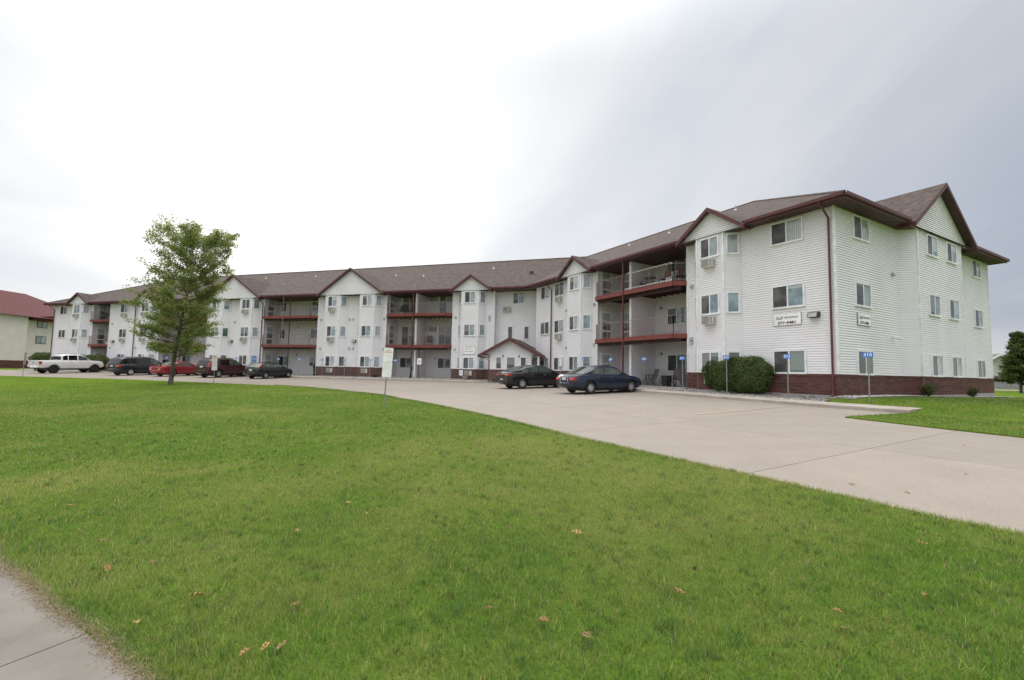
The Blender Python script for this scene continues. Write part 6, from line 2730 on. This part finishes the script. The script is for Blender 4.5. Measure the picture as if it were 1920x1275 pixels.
for s_ in (-1, 1):
    b.hexa([(-.2, -.56, 5.15), (-.2 + s_ * 3.95, -.56, 2.32), (-.2 + s_ * 3.95, -.5, 2.32), (-.2, -.5, 5.15), (-.2, -.56, 5.5), (-.2 + s_ * 3.95, -.56, 2.68), (-.2 + s_ * 3.95, -.5, 2.68), (-.2, -.5, 5.5)])
hpart(b, 'rake_board', trim)
b = MB()
b.box(-2.9, 2.2, -.06, -.012, -.3, 2.0)
gd = hpart(b, 'garage_door', plain('garage_door_grey', (.30, .29, .30), .6))
for k in range(4):
    b = MB()
    b.box(-2.82, 2.12, -.085, -.061, -.25 + k * .56, .24 + k * .56)
    hpart(b, 'door_panel', MATS['garage_door_grey'], gd)
b = MB()
b.box(-.6, .4, -.06, -.012, 3.6, 4.3)
hpart(b, 'attic_vent', plain('vent_beige', (.42, .40, .37), .7))
# street in front of it
b = MB()
for k in range(6):
    x0, x1 = 38 + k * 20, 58 + k * 20
    yA, yB = 56.0 + (x0 - 38) * -.12, 56.0 + (x1 - 38) * -.12
    b.poly([(x0, yA, gz(x0, yA) + .08), (x1, yB, gz(x1, yB) + .08), (x1, yB + 8, gz(x1, yB + 8) + .08), (x0, yA + 8, gz(x0, yA + 8) + .08)])
b.build('street', conc, kind='structure')
# ================================================================== GRASS


def grass_material():
    m, t, b = new_mat('grass_blades')
    L = t.links.new
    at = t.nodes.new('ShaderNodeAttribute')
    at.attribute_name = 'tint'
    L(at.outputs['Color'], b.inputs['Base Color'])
    b.inputs['Roughness'].default_value = .55
    b.inputs['Specular IOR Level'].default_value = .15
    ge = t.nodes.new('ShaderNodeNewGeometry')      # soft turf shading: blade normal bent towards the sky
    va = t.nodes.new('ShaderNodeVectorMath')
    va.operation = 'ADD'
    va.inputs[1].default_value = (0, 0, 1.6)
    L(ge.outputs['Normal'], va.inputs[0])
    vn = t.nodes.new('ShaderNodeVectorMath')
    vn.operation = 'NORMALIZE'
    L(va.outputs[0], vn.inputs[0])
    L(vn.outputs[0], b.inputs['Normal'])
    tr = t.nodes.new('ShaderNodeBsdfTranslucent')
    L(at.outputs['Color'], tr.inputs['Color'])
    mx = t.nodes.new('ShaderNodeMixShader')
    mx.inputs[0].default_value = .42
    L(b.outputs[0], mx.inputs[1])
    L(tr.outputs[0], mx.inputs[2])
    L(mx.outputs[0], t.nodes['Material Output'].inputs['Surface'])
    return m


grass_m = grass_material()


def vnoise(x, y, seed):
    """cheap smooth value noise"""
    rg = np.random.default_rng(seed)
    T_ = rg.random((64, 64))
    xi, yi = np.floor(x).astype(int), np.floor(y).astype(int)
    fx, fy = x - xi, y - yi
    fx, fy = fx * fx * (3 - 2 * fx), fy * fy * (3 - 2 * fy)
    a_, b_ = T_[xi % 64, yi % 64], T_[(xi + 1) % 64, yi % 64]
    c_, d__ = T_[xi % 64, (yi + 1) % 64], T_[(xi + 1) % 64, (yi + 1) % 64]
    return (a_ * (1 - fx) + b_ * fx) * (1 - fy) + (c_ * (1 - fx) + d__ * fx) * fy


def blades(name, pts, z, h, w, col, lean=.55, kind='stuff', label=None, cat=None):
    n_ = len(pts)
    th = rng.uniform(0, 2 * np.pi, n_)
    ln = rng.uniform(.1, 1.0, n_) * lean * h
    la = rng.uniform(0, 2 * np.pi, n_)
    dx, dy = np.cos(th) * w / 2, np.sin(th) * w / 2
    V = np.empty((n_, 3, 3))
    V[:, 0] = np.stack([pts[:, 0] - dx, pts[:, 1] - dy, z], 1)
    V[:, 1] = np.stack([pts[:, 0] + dx, pts[:, 1] + dy, z], 1)
    V[:, 2] = np.stack([pts[:, 0] + np.cos(la) * ln, pts[:, 1] + np.sin(la) * ln, z + h], 1)
    me = bpy.data.meshes.new(name)
    me.vertices.add(n_ * 3)
    me.vertices.foreach_set('co', V.ravel())
    me.loops.add(n_ * 3)
    me.loops.foreach_set('vertex_index', np.arange(n_ * 3))
    me.polygons.add(n_)
    me.polygons.foreach_set('loop_start', np.arange(n_) * 3)
    me.polygons.foreach_set('loop_total', np.full(n_, 3))
    me.update()
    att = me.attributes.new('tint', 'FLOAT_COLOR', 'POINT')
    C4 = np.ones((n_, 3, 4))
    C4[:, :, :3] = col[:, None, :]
    C4[:, :2, :3] = col[:, None, :] * .55 + np.array([.05, .04, .015])     # browner foot, also darkened: shade between blades painted into the tint
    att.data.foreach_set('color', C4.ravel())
    me.materials.append(grass_m)
    o = bpy.data.objects.new(name, me)
    COL.objects.link(o)
    return tag(o, label, cat, None, kind)


def grass_cols(x, y, n_):
    p1 = vnoise(x * .33 + 7, y * .33, 1) * .6 + vnoise(x * 1.1, y * 1.1 + 3, 2) * .4
    p2 = vnoise(x * 2.6, y * 2.6, 3)
    g1, g2 = np.array([.120, .260, .038]), np.array([.275, .425, .066])
    yl, br = np.array([.62, .55, .20]), np.array([.62, .49, .26])
    r1 = rng.random(n_)
    p3 = vnoise(x * 8.0, y * 8.0 + 5, 4)
    c = g1 + (g2 - g1) * np.clip(r1 * .7 + (p1 - .5) * .5 + (p3 - .5) * .7, 0, 1)[:, None]
    worn = np.exp(-(((x - .3) / 3.6) ** 2 + ((y - 6.5) / 3.2) ** 2)) * .44 + .14 * np.exp(-(((x + 6) / 4) ** 2 + ((y - 13) / 4) ** 2))
    yel = np.clip((p1 - .50 + worn) * 2.2 + rng.normal(0, .16, n_), 0, .85)
    c = c + (yl - c) * yel[:, None] * .65
    dry = rng.random(n_) < (.075 + .10 * np.clip(p1 - .45, 0, 1) + .07 * (p2 > .72))
    c[dry] = br * rng.uniform(.7, 1.15, (dry.sum(), 1))
    return c


n_tot = 720000
half = R(57)
# area density ~ 1/r^2 beyond r0, uniform before
r0, r1 = 3.6, 46.0
k1 = r0 * r0 / 2 - .8
k2 = r0 * r0 * math.log(r1 / r0)
uu = rng.random(n_tot) * (k1 + k2)
rr = np.where(uu < k1, np.sqrt(2 * (uu + .8)), r0 * np.exp((uu - k1) / (r0 * r0)))
aa = rng.uniform(-half, half, n_tot)
gp = np.stack([rr * np.sin(aa), rr * np.cos(aa)], 1)
infr, inri = inside(FRONT_POLY, gp), inside(RIGHT_POLY, gp)
su, sv = FS.uv(gp)
ru, rv = FR.uv(gp)
eu, ev = FE.uv(gp)
ok = (infr & ~((sv > -.02) & (sv < 1.6))) | (inri & ~((eu > -.6) & (ev < .78)))
ok &= rng.random(n_tot) < np.clip((46 - rr) / 20, 0, 1)
gp = gp[ok]
rr = rr[ok]
infr = infr[ok]
sc_ = np.maximum(rr / 3.6, 1.0)
hh = (rng.uniform(.018, .046, len(gp)) * np.where(rng.random(len(gp)) < .012, 1.9, 1.0) + .012 * vnoise(gp[:, 0] * 1.7, gp[:, 1] * 1.7, 9)) * np.minimum(sc_, 3.0) ** .12
svg = FS.uv(gp)[1]
hh *= np.where((svg > -.35) & (svg < 0), 1.25, 1.0)
ww = rng.uniform(.0028, .0055, len(gp)) * sc_ ** .92
gzv = gz_arr(gp[:, 0], gp[:, 1]) + np.where(infr, .026, .031)
# coarser clumps and weeds standing a little above the turf
nc_, per = 2600, 16
ci = rng.choice(np.where(rr < 16)[0], nc_)
cp = np.repeat(gp[ci], per, 0) + rng.normal(0, .022, (nc_ * per, 2)) * np.repeat(rng.uniform(.6, 2.0, (nc_, 1)), per, 0)
ch = rng.uniform(.035, .07, nc_ * per) * np.repeat(rng.uniform(.7, 1.15, nc_), per)
cr = np.repeat(rr[ci], per)
cw = rng.uniform(.004, .009, nc_ * per) * np.maximum(cr / 5, 1) ** .7
cc = np.repeat(np.array([[.10, .25, .03], [.17, .36, .035], [.30, .40, .06], [.09, .20, .05]])[rng.integers(0, 4, nc_)], per, 0) * rng.uniform(.75, 1.25, (nc_ * per, 1))
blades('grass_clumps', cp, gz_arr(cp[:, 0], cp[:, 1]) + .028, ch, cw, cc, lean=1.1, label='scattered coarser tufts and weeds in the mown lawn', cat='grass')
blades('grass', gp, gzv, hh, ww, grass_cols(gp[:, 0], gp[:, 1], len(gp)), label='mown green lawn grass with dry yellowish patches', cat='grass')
# dry thatch along the public walk
nd = 34000
du = rng.uniform(-7, 5, nd)
dv = -.02 + rng.normal(0, .035, nd) + .035 * (vnoise(du * 3, du * 0, 12) - .5) * 2
dp = np.array([FS.xy(a_, b_) for a_, b_ in zip(du, dv)])
dcol = np.array([.50, .40, .27]) * rng.uniform(.55, 1.2, (nd, 1))
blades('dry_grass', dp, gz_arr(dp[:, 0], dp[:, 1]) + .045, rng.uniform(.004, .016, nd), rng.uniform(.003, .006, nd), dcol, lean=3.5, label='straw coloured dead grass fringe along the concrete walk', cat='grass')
# longer tufts spilling over the lot edge
ne_ = 42000
idx = rng.integers(0, len(EDGE) - 1, ne_)
E_ = np.array(EDGE)
near = np.where(np.linalg.norm(E_[:-1], axis=1) < 34)[0]
idx = rng.choice(near, ne_)
tt = rng.random((ne_, 1))
ep = E_[idx] * (1 - tt) + E_[idx + 1] * tt + rng.normal(0, .05, (ne_, 2))
er = np.linalg.norm(ep, axis=1)
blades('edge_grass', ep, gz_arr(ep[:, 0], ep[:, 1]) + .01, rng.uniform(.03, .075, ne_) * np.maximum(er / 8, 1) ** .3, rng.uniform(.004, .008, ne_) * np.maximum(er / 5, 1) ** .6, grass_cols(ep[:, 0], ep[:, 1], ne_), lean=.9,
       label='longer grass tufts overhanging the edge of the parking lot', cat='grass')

# ================================================================== FALLEN LEAVES
leaf_mats = [plain('fallen_leaf_ochre', (.40, .24, .08), .8), plain('fallen_leaf_brown', (.20, .115, .06), .8), plain('fallen_leaf_rust', (.30, .15, .06), .8)]


def fallen_leaf_mesh(m_, seed):
    r_ = random.Random(seed)
    b = MB()
    # lobed outline, curled along the midrib
    out = [(-.5, 0), (-.36, .16), (-.42, .34), (-.16, .26), (.02, .42), (.10, .22), (.34, .24), (.30, .10), (.5, 0)]
    pts = out + [(x, -y) for x, y in out[-2:0:-1]]
    k = r_.uniform(.5, 1.1)
    V = [(x, y * .62, abs(y) * k * .45 + .18 * x * x + r_.uniform(-.03, .03)) for x, y in pts]
    mid_ = [(x, 0, .12 * x * x) for x in (-.3, 0, .3)]
    n_ = len(V)
    V += mid_
    F_ = []
    for i in range(n_):
        x = (pts[i][0] + pts[(i + 1) % n_][0]) / 2
        c = n_ + (0 if x < -.15 else 1 if x < .15 else 2)
        F_.append((i, (i + 1) % n_, c))
    F_ += [(2, n_, n_ + 1), (6, n_ + 1, n_ + 2)]
    b.add(V, F_)
    b.tube([(-.5, 0, .05), (-.8, .04, .02)], .015, 4)
    return b.mesh('fallen_leaf', m_)


LM = [fallen_leaf_mesh(leaf_mats[k % 3], k) for k in range(6)]
spots = [(-2.25, 2.86), (-2.84, 3.73), (-3.1, 3.61), (-4.92, 5.21), (-4.0, 5.78), (-1.42, 2.57), (-1.34, 2.62), (-1.25, 2.64), (0.23, 2.86), (0.63, 4.3), (-0.11, 3.01), (1.18, 3.19), (2.07, 2.94), (1.98, 2.76),
         (2.8, 3.12), (3.58, 3.99), (4.44, 4.08), (3.31, 3.84), (-2.12, 3.19), (-1.39, 3.07), (-2.01, 4.39), (-1.82, 5.26), (0.46, 2.71), (4.55, 6.12), (8.8, 8.85), (6.59, 6.63), (-7.38, 11.88), (-1.52, 4.9), (-3.63, 4.16),
         (12.28, 15.12), (-8.53, 8.4), (-5.16, 9.59), (4.78, 15.82), (4.95, 5.73)]
fr_ = random.Random(9)
fp_ = inside(FRONT_POLY, np.array(spots))
shade = ('ochre', 'brown', 'rust coloured')
used = {}
for i, (x, y) in enumerate(spots):
    s_ = fr_.uniform(.065, .115)
    onl = bool(fp_[i]) or i == 29
    o = bpy.data.objects.new('fallen_leaf', LM[i % 6])
    COL.objects.link(o)
    o.location = (x, y, gz(x, y) + (.070 if onl else .010))
    o.rotation_euler = (fr_.uniform(-.35, .35), fr_.uniform(-.35, .35), fr_.uniform(0, 6.28))
    o.scale = (s_, s_, s_)
    az, ds = math.degrees(math.atan2(x, y)), math.hypot(x, y)
    col = 'far left' if az < -33 else 'left' if az < -12 else 'middle' if az < 12 else 'right' if az < 33 else 'far right'
    row = 'along the bottom edge' if ds < 3.15 else 'in the near foreground' if ds < 4.4 else 'in the middle foreground' if ds < 6.5 else 'in the middle distance' if ds < 11 else 'farther off'
    lb = '%s curled leaf on the %s, %s %s' % (shade[(i % 6) % 3], 'lawn' if onl else 'concrete', col, row)
    k = used.get(lb, 0)
    used[lb] = k + 1
    if k:
        lb += (', beside another', ', third of its cluster')[min(k, 2) - 1]
    tag(o, lb, 'leaf', 'fallen leaves on the lawn' if onl else 'fallen leaves on the concrete')
